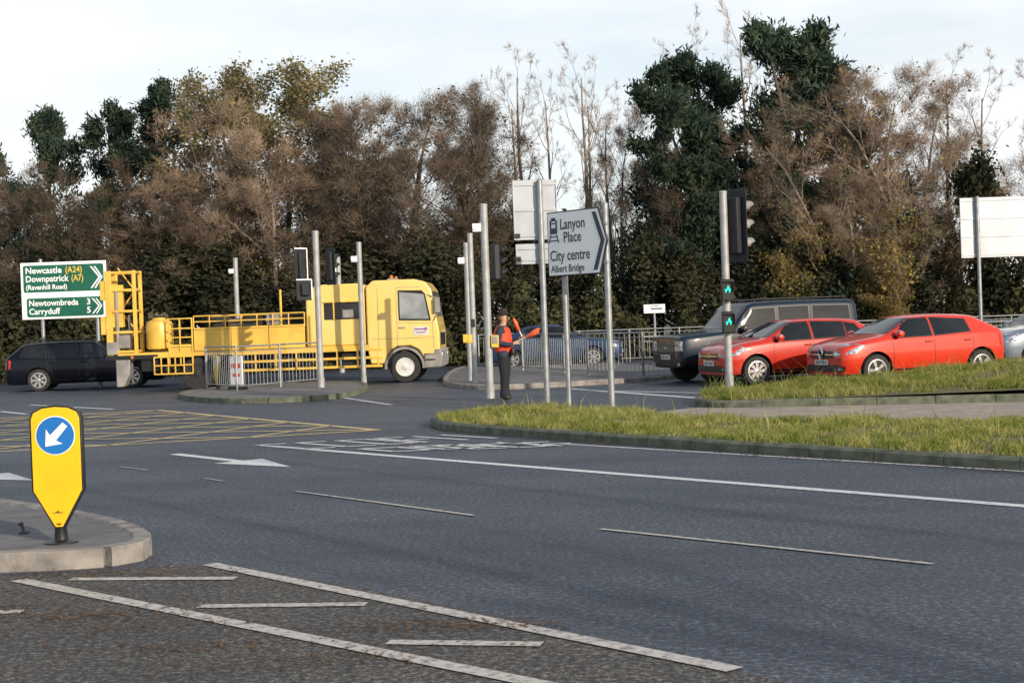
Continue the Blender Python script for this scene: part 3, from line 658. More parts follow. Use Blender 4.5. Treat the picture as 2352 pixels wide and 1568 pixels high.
        b=MB(); near(b,[(hx,sd*W*.34,hz*.37),(hx-.06,sd*W*.40,hz*.38),(hx-.06,sd*W*.40,hz*.44),(hx,sd*W*.34,hz*.43)],off=.010); b.obj('fog_lamp','lamp',t)
    sw=W*.5*rwr
    zw0=bz+.09; zw1=H*.945
    b=MB(); patch(b,[(-W*.41,zw0),(W*.41,zw0),(sw*.96,zw1),(-sw*.96,zw1)],0,14,10,.006); b.obj('windscreen','glass',t)
    b=MB(); patch(b,[(-W*.34,bz+.10),(W*.34,bz+.10),(sw*.85,H*.90),(-sw*.85,H*.90)],PI,10,8,.006); b.obj('rear_window','glass',t)
    gt=hz*.86 if low else hz*.80 if front=='diamond' else hz*.77
    b=MB(); patch(b,[(-W*.36,hz*.34),(W*.36,hz*.34),(W*.33,hz*.50),(-W*.33,hz*.50)],0,12,4,.006); patch(b,[(-W*.25,hz*.64),(W*.25,hz*.64),(W*.26,gt),(-W*.26,gt)],0,12,3,.006); b.obj('grille','black',t)
    b=MB(); patch(b,[(-W*.26,hz*.71),(W*.26,hz*.71),(W*.26,hz*.73),(-W*.26,hz*.73)],0,12,1,.011)
    if low:
        for zz in(.67,.75,.79,.83): patch(b,[(-W*.25,hz*zz),(W*.25,hz*zz),(W*.25,hz*(zz+.015)),(-W*.25,hz*(zz+.015))],0,12,1,.011)
    b.obj('grille_trim','chrome' if not low else 'tgrey',t)
    b=MB(); h=ray(0,0,hz*.55); b.box(h[0]+Vector((.012,0,0)),(.012,.52,.11)); b.obj('number_plate','platew',t,bevel=.003)
    b=MB()
    for k in range(6): b.box(h[0]+Vector((.02,-.19+.065*k+(.03 if k>2 else 0),0)),(.004,.03,.065))
    b.obj('plate_characters','signblack',t,smooth=False)
    h=ray(0,0,hz*.74); b=MB()
    if front=='ring':
        b.lathe([(.06,0),(.06,.012),(.05,.012)],h[0],(1,0,0),n=20); 
        for k in range(-1,2): b.box(h[0]+Vector((.016,k*.02,0)),(.006,.007,.07))
    elif front=='diamond':
        c=h[0]+Vector((.025,0,.0)); o1=[(0,.13),(.085,0),(0,-.13),(-.085,0)]
        for k in range(4):
            a_=o1[k];b2=o1[(k+1)%4]; b.cyl(c+Vector((0,a_[0],a_[1])),c+Vector((0,b2[0],b2[1])),.022,n=6)
    else: b.lathe([(.04,0),(.04,.01)],h[0],(1,0,0),n=14)
    b.obj('badge','chrome',t)
    for xx in(xf,xr):
        for sd in(1,-1): wheel(t,xx,sd*(W/2-.115),rw,sd,spokes)
    if rails:
        for sd in(1,-1):
            b=MB(); b.cyl((rfx-.1,sd*W*.5*rwr*.93,H+.03),(rrx,sd*W*.5*rwr*.93,H+.03),.018,n=8)
            for xx in(rfx-.15,rrx+.05,(rfx+rrx)/2): b.cyl((xx,sd*W*.5*rwr*.93,H-.06),(xx,sd*W*.5*rwr*.93,H+.03),.015,n=6)
            b.obj('roof_rail','black',t)
    return t
def place(px_,Z,xf,W,rz,sd=1):
    X=XA(px_,880,Z); c,s=math.cos(rz),math.sin(rz); lx,ly=xf,sd*W/2
    return (X-(c*lx-s*ly),Z-(s*lx+c*ly))
wn=[[(.80,.98),(-.12,1.0),(-.12,1.36),(.30,1.34)],[(-.22,1.0),(-1.02,1.04),(-.98,1.31),(-.22,1.36)],]
rz2=math.radians(200); rz3=math.radians(198)
car('parked_car','red hatchback with chrome diamond badge waiting by the grass mound','red_paint',4.1,1.73,1.47,(.95,.99,.98,.25,-1.35,-1.90,1.14,.2),1.25,-1.36,.335,[[(.82,1.0),(-.12,1.02),(-.12,1.37),(.32,1.35)],[(-.22,1.02),(-1.10,1.08),(-1.05,1.31),(-.22,1.37)]],place(2018,31.6,1.25,1.73,rz2),rz2,front='diamond',spokes=5,rwr=.70)
car('parked_car','red hatchback with round badge and multi-spoke wheels in queue','red_paint2',4.0,1.75,1.46,(.94,.97,.98,.25,-1.40,-1.84,1.12,.2),1.25,-1.30,.33,[wn[0],[(-.22,1.0),(-1.00,1.03),(-1.00,1.33),(-.22,1.36)],[(-1.08,1.04),(-1.46,1.08),(-1.30,1.27),(-1.07,1.32)]],place(1742,33.6,1.25,1.75,rz3),rz3,front='ring',spokes=8,rwr=.70)
car('parked_car','dark blue boxy off-road car with roof rails behind hatchback','navy_paint',4.75,1.90,1.90,(1.14,1.16,1.05,.52,-2.1,-2.36,1.5,.36),1.50,-1.38,.39,[[(.88,1.21),(-.12,1.22),(-.12,1.72),(.58,1.70)],[(-.22,1.22),(-1.02,1.23),(-1.02,1.74),(-.22,1.73)],[(-1.14,1.23),(-2.15,1.24),(-2.12,1.72),(-1.14,1.74)]],place(1648,35.9,1.5,1.90,rz3),rz3,low=True,rwr=.86,rails=True,spokes=6,box=True)
car('parked_car','grey-blue hatchback behind the red cars','silver_paint',4.2,1.76,1.56,(.97,1.0,.95,.25,-1.45,-1.9,1.12,.2),1.25,-1.35,.33,[[(.80,1.03),(-.12,1.05),(-.12,1.44),(.30,1.42)],[(-.22,1.05),(-1.02,1.08),(-.98,1.38),(-.22,1.44)]],(13.2,37.0),rz3,front='ring',spokes=5,rwr=.7)
car('moving_car','dark blue saloon car driving behind the median railing','blue_paint',4.6,1.8,1.46,(.90,.94,.95,.25,-.95,-1.55,1.02,.2),1.35,-1.35,.325,[[(.80,.98),(-.12,1.0),(-.12,1.36),(.28,1.34)],[(-.22,1.0),(-1.05,1.02),(-.85,1.30),(-.22,1.36)]],place(1365,50.5,1.35,1.8,math.radians(-6),-1),math.radians(-6),spokes=7)
rv=math.radians(7)
car('moving_car','black estate car with roof rails behind the yellow truck','black_paint',4.75,1.86,1.52,(.92,.96,1.0,.40,-1.8,-2.25,1.10,.2),1.42,-1.36,.34,[[(.85,1.0),(-.10,1.01),(-.10,1.38),(.40,1.36)],[(-.20,1.01),(-1.02,1.03),(-1.02,1.38),(-.20,1.39)],[(-1.12,1.04),(-1.9,1.08),(-1.75,1.34),(-1.12,1.38)]],place(303,46.7,1.42,1.86,rv,-1),rv,rails=True,spokes=7,rwr=.72)
# ---------------------------------------------------------------- yellow truck
TX=-11.45; TZ=43.2; TW=2.4
t=thing('maintenance_truck','yellow flatbed maintenance truck with rear mast and equipment deck','truck',(TX,TZ+TW/2,0),math.radians(-2.0),group='vehicles waiting at the junction')
nY=-TW/2
cab=bpy.data.objects.new('cab',None); COL.objects.link(cab); cab.parent=t
prof=[(7.42,.95),(7.42,2.72),(7.62,2.90),(8.80,2.90),(9.10,2.82),(9.27,2.60),(9.40,1.80),(9.46,1.40),(9.46,.50),(9.40,.42),(9.02,.42),(9.0,.7),(8.86,.92),(8.64,1.03),(8.28,1.03),(8.05,.92),(7.93,.7),(7.9,.55),(7.5,.55)]
b=MB(); b.prism(prof,-TW/2,TW/2); b.obj('cab_shell','tyellow2',cab,bevel=.09,seg=4)
for sd in(-1,1):
    y0=sd*TW/2
    b=MB(); b.prism([(8.33,1.75),(9.24,1.72),(9.10,2.48),(9.00,2.58),(8.33,2.60)],y0-.006,y0+.006); b.obj('window_trim','black',cab)
    b=MB(); b.prism([(8.37,1.80),(9.18,1.77),(9.06,2.47),(8.37,2.55)],y0-.012,y0+.012); b.obj('side_window','cabglass',cab)
    b=MB(); b.prism([(9.02,.44),(9.45,.44),(9.45,.80),(9.02,.80)],y0-.008,y0+.008); b.box((9.2,y0,.62),(.3,.04,.05)); b.obj('step','black',cab)
b=MB(); b.add([(9.405,-1.02,1.84),(9.405,1.02,1.84),(9.285,.98,2.55),(9.285,-.98,2.55)],[(0,1,2,3)]); b.obj('windscreen','cabglass',cab)
b=MB()
for (xa,za,xb,zb2) in((8.28,1.05,8.28,2.68),(8.28,2.68,8.96,2.68),(9.28,1.7,9.30,.95),(8.28,1.68,9.28,1.66),(7.75,1.0,7.75,2.7),(7.55,1.25,9.33,1.25)):
    L=math.hypot(xb-xa,zb2-za); R=Matrix.Rotation(-math.atan2(zb2-za,xb-xa),3,'Y'); b.box(((xa+xb)/2,nY-.004,(za+zb2)/2),(L,.006,.012),0,R)
b.box((8.42,nY-.02,1.55),(.18,.03,.04)); b.obj('door_seams','tgrey',cab)
b=MB(); b.box((8.95,nY-.006,1.44),(.42,.004,.24)); b.box((8.90,nY-.010,1.49),(.26,.004,.05),1); b.box((8.95,nY-.010,1.40),(.3,.004,.03),1); b.lathe([(.05,0),(.05,.003)],(9.08,nY-.008,1.49),(0,-1,0),mi=1,n=14); b.obj('door_logo',['platew','purple'],cab,smooth=False)
b=MB(); b.box((9.44,nY-.09,2.15),(.14,.1,.42)); b.cyl((9.15,nY,2.45),(9.44,nY-.08,2.35),.015); b.cyl((9.3,nY,1.7),(9.44,nY-.08,1.9),.015); b.obj('wing_mirror','tgrey',cab,bevel=.02)
b=MB(); b.prism([(9.0,.38),(9.50,.40),(9.53,.72),(9.50,.92),(9.30,.92),(9.30,.80),(9.02,.78)],-TW/2-.02,TW/2+.02); b.obj('bumper','tgrey',cab,bevel=.04)
for yy in(-.9,.9):
    b=MB(); b.box((9.52,yy,.72),(.04,.35,.16)); b.obj('headlamp','lamp',cab,bevel=.015)
b=MB(); b.box((9.46,0,1.2),(.02,1.6,.35)); b.obj('grille','black',cab)
b=MB(); b.box((8.1,0,2.93),(.22,1.3,.06)); b.obj('beacon_bar','tgrey',cab,bevel=.01)
for yy in(-.6,.6):
    b=MB(); b.lathe([(.05,0),(.05,.06),(.02,.09)],(8.1,yy,2.96),(0,0,1),n=14); b.obj('beacon','amberglow',cab)
b=MB(); V=[];Fc=[]
for j in range(15):
    a_=math.radians(-5+190*j/14)
    for rr,yy in((.50,nY-.03),(.57,nY-.03),(.57,nY+.1),(.50,nY+.1)): V.append((8.46+rr*math.cos(a_),yy,.44+rr*math.sin(a_)))
for j in range(14):
    for k in range(4): Fc.append((j*4+k,j*4+(k+1)%4,(j+1)*4+(k+1)%4,(j+1)*4+k))
b.add(V,Fc); b.obj('wheel_arch','tgrey',cab)
def twheel(x,y,r,sd,rim='tgrey'):
    e=bpy.data.objects.new('wheel',None); COL.objects.link(e); e.parent=t; e.location=(x,y,r)
    if sd<0: e.rotation_euler[2]=math.pi
    b=MB(); b.lathe([(r*.58,-.14),(r*.95,-.14),(r,-.10),(r,.10),(r*.95,.14),(r*.60,.145),(r*.58,.12)],(0,0,0),(0,1,0),n=32); b.obj('tyre','darkgrey',e)
    b=MB(); b.lathe([(r*.59,.13),(r*.60,.148),(r*.55,.148),(r*.50,.08),(r*.36,.06),(r*.30,.10),(r*.2,.14),(.02,.15)],(0,0,0),(0,1,0),n=28)
    for k in range(8): a_=k*math.pi/4; b.cyl((r*.43*math.cos(a_),.06,r*.43*math.sin(a_)),(r*.43*math.cos(a_),.09,r*.43*math.sin(a_)),.02,n=6)
    b.obj('rim',rim,e)
for x_,r_,rm in((8.46,.44,'platew'),(2.55,.46,'darkgrey')):
    twheel(x_,nY+.17,r_,-1,rm); twheel(x_,-nY-.17,r_,1,rm)
b=MB(); b.box((4.0,-.45,.82),(7.8,.12,.24)); b.box((4.0,.45,.82),(7.8,.12,.24)); b.box((3.9,0,.70),(.6,1.6,.4)); b.cyl((4.7,-.9,.7),(5.6,-.9,.7),.25); b.box((7.0,-.8,.7),(.7,.5,.4)); b.obj('chassis','black',t,bevel=.02)
b=MB(); b.box((3.9,0,1.03),(7.2,TW-.04,.14)); b.obj('deck','tyellow',t,bevel=.015)
for sd in(-1,1):
    for xa,xb in((2.5,3.55),(3.57,4.62),(4.64,5.66)):
        b=MB(); b.box(((xa+xb)/2,sd*(TW/2-.02),1.42),(xb-xa,.04,.66))
        for zz in(1.12,1.72): b.box(((xa+xb)/2,sd*(TW/2+.01),zz),(xb-xa-.02,.03,.05))
        b.obj('side_panel','tyellow',t,bevel=.008)
    yy=sd*(TW/2-.05); b=MB()
    for zz in(1.92,2.08): b.cyl((2.5,yy,zz),(5.66,yy,zz),.018,n=8)
    for k in range(8): b.cyl((2.5+k*.451,yy,1.7),(2.5+k*.451,yy,2.08),.016,n=8)
    b.obj('deck_rail','tyellow',t)
for cx_,h_,w_,mm in((2.95,.30,.5,'darkgrey'),(3.5,.22,.4,'bark'),(4.0,.26,.6,'darkgrey'),(4.6,.34,.35,'tgrey'),(5.2,.30,.6,'darkgrey')):
    b=MB(); b.box((cx_,.1,1.75+h_/2),(w_,1.0,h_)); b.cyl((cx_-.2,-.4,1.9),(cx_+.2,-.4,1.93),.07); b.obj('deck_equipment',mm,t,bevel=.03)
b=MB(); b.prism([(5.70,1.1),(5.70,2.4),(5.92,2.78),(6.2,2.84),(7.2,2.84),(7.38,2.78),(7.38,1.1)],nY+.06,-nY-.06); b.obj('control_cabin','tyellow2',t,bevel=.05)
b=MB(); b.box((6.72,nY+.055,2.08),(1.0,.03,.48)); b.obj('cabin_window','glass',t,bevel=.02)
b=MB(); b.box((6.50,nY+.035,2.08),(.04,.02,.48)); b.box((6.9,nY+.035,2.0),(.3,.02,.22),1); b.box((6.72,nY+.04,2.34),(1.06,.03,.03)); b.obj('window_trim',['tyellow','tgrey'],t)
for xx in(5.85,7.25):
    b=MB(); b.cyl((xx,nY-.02,1.15),(xx,nY-.02,2.0),.018); b.obj('grab_rail','tyellow',t)
b=MB(); b.cyl((4.95,nY+.3,1.7),(4.95,nY+.3,2.75),.035); b.obj('exhaust_stack','tyellow',t)
b=MB()
for xx,wd in((.09,.18),(.83,.10)):
    for yy in(nY+.08,nY+.7): b.box((xx,yy,2.25),(wd,.10,2.4))
for zz in(3.40,2.9,2.3,1.7,1.15): b.box((.46,nY+.08,zz),(.85,.06,.07)); b.box((.46,nY+.7,zz),(.85,.06,.07)); b.box((.09,nY+.4,zz),(.1,.55,.06)); b.box((.83,nY+.4,zz),(.08,.55,.06))
for k in range(4):
    R=Matrix.Rotation(.95 if k%2 else -.95,3,'Y'); b.box((.46,nY+.7,1.45+k*.58),(.9,.03,.04),0,R)
b.box((-.02,nY+.2,2.9),(.25,.3,.55)); b.box((.32,nY+.2,2.45),(.3,.2,1.2),0); b.box((-.05,nY+.2,1.9),(.22,.28,.5))
b.obj('rear_mast','tyellow',t,bevel=.01)
b=MB(); b.box((.45,nY+.3,1.5),(.35,.3,.5)); b.cyl((.3,nY+.1,1.1),(.3,nY+.1,2.9),.05); b.cyl((.6,nY+.3,1.1),(.6,nY+.3,2.2),.04); b.box((.15,nY+.1,1.25),(.3,.2,.35)); b.obj('hydraulic_unit','tgrey',t,bevel=.02)
b=MB(); b.lathe([(.05,0),(.36,.05),(.38,.1),(.38,.72),(.34,.82),(.2,.88),(.2,.93)],(1.40,nY+.5,1.15),(0,0,1),n=28); b.obj('tank','tyellow',t)
b=MB()
for k in range(7): b.box((1.2+.07*k,nY+.45+.05*(k%2),2.12+.03*(k%3)),(.08,.1,.1),0,Matrix.Rotation(k,3,'Z'))
b.obj('coiled_hose','bark',t,bevel=.01)
b=MB()
for xx in(1.78,2.1,2.45):
    b.box((xx,nY+.03,1.4),(.04,.04,1.3))
for zz in(2.03,1.75,1.5,1.25,.98): b.box((2.1,nY+.03,zz),(.72,.035,.035))
for xx in(1.75,1.95,2.2,2.45,1.35,1.55): b.box((xx,nY-.02,.72),(.035,.035,.5))
for zz in(.48,.72,.96): b.box((1.9,nY-.02,zz),(1.12,.035,.04))
b.box((2.1,nY+.06,1.15),(.7,.02,.3)); b.obj('ladder_cage','tyellow',t,bevel=.005)
b=MB()
for zz in(.50,.74,.97): b.box((5.7,nY+.0,zz),(4.25,.04,.07))
for k in range(8): b.box((3.65+k*.58,nY+.02,.74),(.05,.05,.52))
b.obj('side_guard','tyellow',t,bevel=.006)
b=MB(); b.prism([(.24,.14),(.46,.16),(.62,.5),(.66,.95),(.24,.95)],nY+.0,nY+.4); b.obj('mudguard','tgrey',t,bevel=.03)
b=MB(); b.box((.7,nY+.02,.98),(1.5,.05,.12)); b.box((1.2,nY+.3,.75),(.5,.4,.35)); b.cyl((.75,nY-.02,.9),(.75,nY-.05,.9),.04); b.obj('rear_valance','black',t)
b=MB(); b.lathe([(.05,0),(.04,.02)],(.72,nY+.0,.98),(0,-1,0),n=12); b.obj('marker_lamp','amberglow',t)
# ---------------------------------------------------------------- person
def skin(nodes,edges,root,sub=2):
    me=bpy.data.meshes.new('sk'); me.from_pydata([n_[0] for n_ in nodes],edges,[]); o=bpy.data.objects.new('sk',me); COL.objects.link(o)
    o.modifiers.new('Skin','SKIN'); sv=me.skin_vertices[0].data
    for i_,n_ in enumerate(nodes): sv[i_].radius=n_[1] if isinstance(n_[1],tuple) else (n_[1],n_[1]); sv[i_].use_root=(i_==root)
    s=o.modifiers.new('s','SUBSURF'); s.levels=sub; s.render_levels=sub
    dg=bpy.context.evaluated_depsgraph_get(); dg.update(); m2=bpy.data.meshes.new_from_object(o.evaluated_get(dg)); bpy.data.objects.remove(o)
    shade(m2,80); return m2
px_,pz=-.17,31.2
t=thing('person','standing person in dark hat and orange vest holding juggling clubs','person',(px_,pz,.0),math.radians(-20),scale=1.03)
N_=[((0,0,.95),(.15,.18)),((0,0,1.12),(.135,.17)),((-.01,0,1.30),(.15,.195)),((-.01,0,1.43),(.11,.17)),((0,0,1.50),(.06,.06)),((.015,0,1.57),(.06,.06)),((.02,0,1.66),(.09,.08)),((.015,0,1.73),(.078,.07)),
 ((-.01,-.20,1.42),.078),((-.02,-.25,1.16),.064),((.20,-.19,1.12),.05),((.28,-.16,1.15),.032),
 ((-.01,.20,1.42),.078),((.02,.25,1.17),.064),((.23,.19,1.20),.05),((.30,.17,1.24),.032),
 ((.0,-.10,.86),.115),((.03,-.12,.50),.085),((.0,-.13,.11),.062),((.13,-.14,.05),.044),
 ((.0,.10,.86),.115),((-.02,.12,.50),.085),((-.05,.14,.11),.062),((.08,.15,.05),.044),((-.05,-.13,.05),.042),((-.10,.14,.05),.042)]
E_=[(0,1),(1,2),(2,3),(3,4),(4,5),(5,6),(6,7),(3,8),(8,9),(9,10),(10,11),(3,12),(12,13),(13,14),(14,15),(0,16),(16,17),(17,18),(18,19),(0,20),(20,21),(21,22),(22,23),(18,24),(22,25)]
for base,dirn in ((11,Vector((1,.25,.1)).normalized()),(15,Vector((1,-.25,.15)).normalized())):
    bp_=Vector(N_[base][0]); up=Vector((0,0,1)); k0=len(N_); N_.append((tuple(bp_+dirn*.06),(.026,.034))); E_.append((base,k0))
    for q_,(off,ln) in enumerate(((.030,.034),(.010,.038),(-.010,.036),(-.030,.028))):
        a_=bp_+dirn*.085+up*off; k=len(N_); N_.append((tuple(a_),.010)); N_.append((tuple(a_+dirn*ln*.7+Vector((0,-.012 if base==11 else .012,0))),.009)); N_.append((tuple(a_+dirn*ln*.8+Vector((0,.022 if base==11 else -.022,-.005))),.008))
        E_+=[(k0,k),(k,k+1),(k+1,k+2)]
    a_=bp_+dirn*.04+up*.035; k=len(N_); N_.append((tuple(a_),.011)); N_.append((tuple(a_+dirn*.035+up*.012),.010)); E_+=[(k0,k),(k,k+1)]
me=skin(N_,E_,0); 
for k in('trouser','jacket','skin','black'): me.materials.append(M[k])
for p in me.polygons:
    c=p.center
    p.material_index = 3 if c.z<.09 else 0 if c.z<.90 else 2 if (c.z>1.50 or (c.x>.27 and c.z<1.4)) else 1
o=bpy.data.objects.new('body',me); COL.objects.link(o); o.parent=t
V_=[((-.01,0,.90),(.20,.225)),((-.01,0,1.12),(.195,.215)),((-.025,0,1.30),(.20,.235)),((-.02,0,1.44),(.155,.23)),((-.01,0,1.50),(.095,.13))]
me=skin(V_,[(0,1),(1,2),(2,3),(3,4)],0); me.materials.append(M['vest'])
o=bpy.data.objects.new('vest',me); COL.objects.link(o); o.parent=t
b=MB(); b.lathe([(.155,0),(.16,.008),(.10,.022),(.092,.05),(.088,.10),(.075,.125),(.03,.13)],(.01,0,1.715),(-.08,0,1),n=26); b.obj('hat','hat',t)
b=MB(); b.lathe([(.03,-.09),(.075,-.06),(.088,0),(.086,.05),(.05,.08)],(-.012,0,1.67),(0,0,1),n=18); b.obj('hair','hair',t)
for sd in(-1,1):
    b=MB(); b.lathe([(.014,0),(.010,.006),(.0,.01)],(.096,sd*.030,1.665),(1,0,0),n=10,mi=0); b.obj('eye','black',t)
    b=MB(); b.lathe([(.025,0),(.028,.01),(.012,.018)],(.01,sd*.078,1.65),(0,sd,0),n=12); b.obj('ear','skin',t)
b=MB(); b.lathe([(.013,0),(.02,.02),(.006,.05)],(.128,0,1.622),(-.35,0,1),n=10); b.obj('nose','skin',t)
b=MB(); b.box((.104,0,1.598),(.012,.04,.008)); b.obj('mouth','vest',t)
b=MB(); b.box((.21,.0,.98),(.08,.22,.15)); b.obj('waist_bag','black',t,bevel=.03)
def club(p0,p1,label):
    p0=Vector(p0);p1=Vector(p1); d=p1-p0; L=d.length; w=thing('juggling_club',label,'juggling club',(px_,pz,0),math.radians(-20),group='orange juggling clubs',scale=1.03)
    b=MB(); b.lathe([(.014,0),(.016,.02),(.013,.05),(.015,L*.4)],p0,d,n=14); b.obj('handle','platew',w)
    b=MB(); b.lathe([(.015,L*.4),(.034,L*.62),(.042,L*.78),(.034,L*.92),(.016,L)],p0,d,n=18); b.obj('club_body','orange',w)
club((.33,-.15,1.18),(.82,-.22,1.36),'orange juggling club held out in one hand')
club((.37,.14,1.20),(.20,.06,1.64),'orange juggling club held upright against chest')
club((.38,-.11,1.20),(.80,-.10,1.42),'orange juggling club held out in one hand')
# ---------------------------------------------------------------- trees
def skel(rs,H,spec,w0=.07,wb=.16):
    rr=random.Random(rs); segs=[];anch=[]
    def br(p,d,L,r,lev):
        k=7 if lev==0 else 4 if lev<3 else 3
        sp=spec[lev] if lev<len(spec) else None
        for i in range(k):
            wob=w0 if lev==0 else wb
            d=(d+Vector((rr.gauss(0,wob),rr.gauss(0,wob),rr.gauss(0,wob)+(sp['up'] if sp else .05)))).normalized()
            q=p+d*(L/k); r1=r*(1-(i+1)/k*.85); r0=r*(1-i/k*.85)
            segs.append((p.copy(),q.copy(),r0,r1,lev)); 
            if lev>=1: anch.append((q.copy(),d.copy(),lev,q.z))
            if lev==0 and i>=k-2: anch.append((q.copy(),d.copy(),lev,q.z))
            if sp:
                for c in range(sp['n']):
                    fr=(i+rr.random())/k
                    if fr<sp['start']: continue
                    pp=p.lerp(q,rr.random()); ang=math.radians(rr.uniform(*sp['ang'])); az=rr.uniform(0,6.283)
                    t_=d.orthogonal().normalized(); t_.rotate(Matrix.Rotation(az,3,d)) 
                    nd=(d*math.cos(ang)+t_*math.sin(ang)).normalized()
                    if sp.get('env'): ll=H*sp['env'](fr)*rr.uniform(.75,1.15)
                    else: ll=L*sp['len']*rr.uniform(.7,1.1)*(1-.3*fr)
                    br(pp,nd,ll,max(.009,r0*(1-.3*fr)*sp['r']),lev+1)
            p=q
    br(Vector((0,0,-.1)),Vector((rr.gauss(0,.03),rr.gauss(0,.03),1)).normalized(),H,H*.014,0)
    return segs,anch
def limbs(segs,mt,name):
    V=[];Fc=[]
    for a,c,r0,r1,lev in segs:
        n_=8 if lev==0 else 5 if lev==1 else 3
        q=(c-a).to_track_quat('Z','Y'); o=len(V)
        for p,rr in((a,r0*1.02),(c,r1)):
            for i in range(n_): t_=6.2832*i/n_; V.append(tuple(p+q@Vector((rr*math.cos(t_),rr*math.sin(t_),0))))
        Fc+=[(o+i,o+(i+1)%n_,o+n_+(i+1)%n_,o+n_+i) for i in range(n_)]
    me=bpy.data.meshes.new(name); me.from_pydata(V,[],Fc); me.materials.append(M[mt]); shade(me,60); return me
def crown(anch,N,kind,size,spread,seed,wt=None,width=.010,jit=.55):
    r=np.random.default_rng(seed); A=np.array([list(a[0]) for a in anch]); Dn=np.array([list(a[1]) for a in anch])
    w=np.array([wt(a) if wt else 1. for a in anch]); w/=w.sum(); ix=r.choice(len(A),N,p=w)
    base=A[ix]+r.normal(0,spread,(N,3))
    if kind=='twig':
        d=Dn[ix]+r.normal(0,jit,(N,3))+np.array([0,0,.2]); d/=np.linalg.norm(d,axis=1)[:,None]
        L=r.uniform(.5,1.4,N)[:,None]*size; s=np.cross(d,r.normal(0,1,(N,3))); s/=np.linalg.norm(s,axis=1)[:,None]; s*=width
        tip=base+d*L+r.normal(0,.05,(N,3)); 
        V=np.stack([base-s,base+s,tip],1).reshape(-1,3); Fc=(np.arange(N)[:,None]*3+np.arange(3)).tolist()
    else:
        if kind=='needle': u=Dn[ix]*.8+r.normal(0,.6,(N,3))+np.array([0,0,.35])
        else: u=r.normal(0,1,(N,3))
        u/=np.linalg.norm(u,axis=1)[:,None]; v=np.cross(u,r.normal(0,1,(N,3))); v/=np.linalg.norm(v,axis=1)[:,None]
        s=r.uniform(.5,1.2,N)[:,None]*size; asp=.26 if kind=='needle' else .6
        V=np.stack([base-u*s,base-v*s*asp,base+u*s,base+v*s*asp],1).reshape(-1,3); Fc=(np.arange(N)[:,None]*4+np.arange(4)).tolist()
    V[:,2]=np.maximum(V[:,2],.02)
    return V,Fc
def mk(name,parts):
    Vs=[];Fs=[];mi=[];o=0
    for k,(V,Fc,mt) in enumerate(parts):
        Vs.append(V); Fs+=[[i+o for i in f] for f in Fc]; mi+=[k]*len(Fc); o+=len(V)
    me=bpy.data.meshes.new(name); me.from_pydata(np.concatenate(Vs).tolist(),[],Fs)
    for p in parts: me.materials.append(M[p[2]])
    me.polygons.foreach_set('material_index',mi); return me,float(np.percentile(np.concatenate(Vs)[:,2],99.7))
T={}
def reg(key,sg,bark,parts):
    cr,h=mk('crown',parts); T[key]=(limbs(sg,bark,'trunk'),cr,h)
def deci(key,seed,ntw,nlf,lf='ivy',bark='bark',tw='twig',H=12):
    sg,an=skel(seed,H,[dict(n=3,start=.10,ang=(22,50),up=.03,r=.5,env=lambda f:.40*(1-.5*f)),dict(n=1,start=.2,ang=(22,45),up=.08,len=.55,r=.6),dict(n=1,start=.2,ang=(25,45),up=.06,len=.55,r=.6),dict(n=1,start=.2,ang=(25,50),up=.04,len=.6,r=.6)])
    parts=[(*crown([a for a in an if a[2]>=2],ntw,'twig',.42,.12,seed,width=.009),tw)]
    if nlf: parts.append((*crown(an,nlf,'leaf',.10,.28,seed+1,wt=lambda a:max(.015,1-a[3]/(H*.60))**1.2),lf))
    reg(key,sg,bark,parts)
deci('brownA',11,10500,3600); deci('brownB',12,11500,2600); deci('brownC',23,8500,7500,'ivy')
deci('palebrown',14,12000,1800,'shrub','palebark','twigpale'); deci('oliveB',35,6000,6500,'yellowleaf','palebark','twigpale')
def bare(key,seed,H=14):
    sg,an=skel(seed,H,[dict(n=2,start=.22,ang=(18,36),up=.03,r=.5,env=lambda f:.34*(1-.5*f)),dict(n=1,start=.2,ang=(20,40),up=.08,len=.5,r=.6),dict(n=1,start=.2,ang=(20,45),up=.05,len=.5,r=.6),dict(n=1,start=.2,ang=(25,50),up=.04,len=.6,r=.6)],w0=.05,wb=.13)
    reg(key,sg,'palebark',[(*crown([a for a in an if a[2]>=3],1800,'twig',.30,.03,seed,width=.008),'twigpale')])
bare('bareA',41); bare('bareB',47)
def pine(key,seed,H=13,N=15000,mt='pine',wide=.24,st_=.18,frac=.55):
    sg,an=skel(seed,H,[dict(n=4,start=st_,ang=(48,80),up=.03,r=.4,env=lambda f:wide*(1.2-1.05*f)),dict(n=2,start=.35,ang=(30,60),up=.12,len=.42,r=.6)])
    ends=[a for a in an if a[2]>=1]
    clump=random.Random(seed).sample(ends,int(len(ends)*frac))
    reg(key,sg,'bark',[(*crown(clump,N,'needle',.18,.20,seed),mt)])
pine('pineA',51,wide=.30); pine('pineB',58,wide=.33); pine('pineC',60,wide=.26,st_=.1)
def olive(key,seed,H=12):
    sg,an=skel(seed,H,[dict(n=3,start=.3,ang=(35,65),up=.0,r=.5,env=lambda f:.36*(1-.4*f)),dict(n=1,start=.2,ang=(30,55),up=.06,len=.55,r=.6),dict(n=1,start=.3,ang=(30,55),up=.03,len=.5,r=.6)])
    reg(key,sg,'bark',[(*crown([a for a in an if a[2]>=2],13000,'leaf',.09,.24,seed),'olive'),(*crown(an,2500,'twig',.5,.15,seed),'twigpale')])
olive('olive',71)
def holly(key,seed,H=6):
    sg,an=skel(seed,H,[dict(n=4,start=.05,ang=(35,70),up=.0,r=.5,env=lambda f:.36*(1.05-.8*f)),dict(n=2,start=.2,ang=(30,60),up=.06,len=.5,r=.6)])
    reg(key,sg,'bark',[(*crown(an,8000,'leaf',.12,.24,seed),'ivy')])
holly('holly',81)
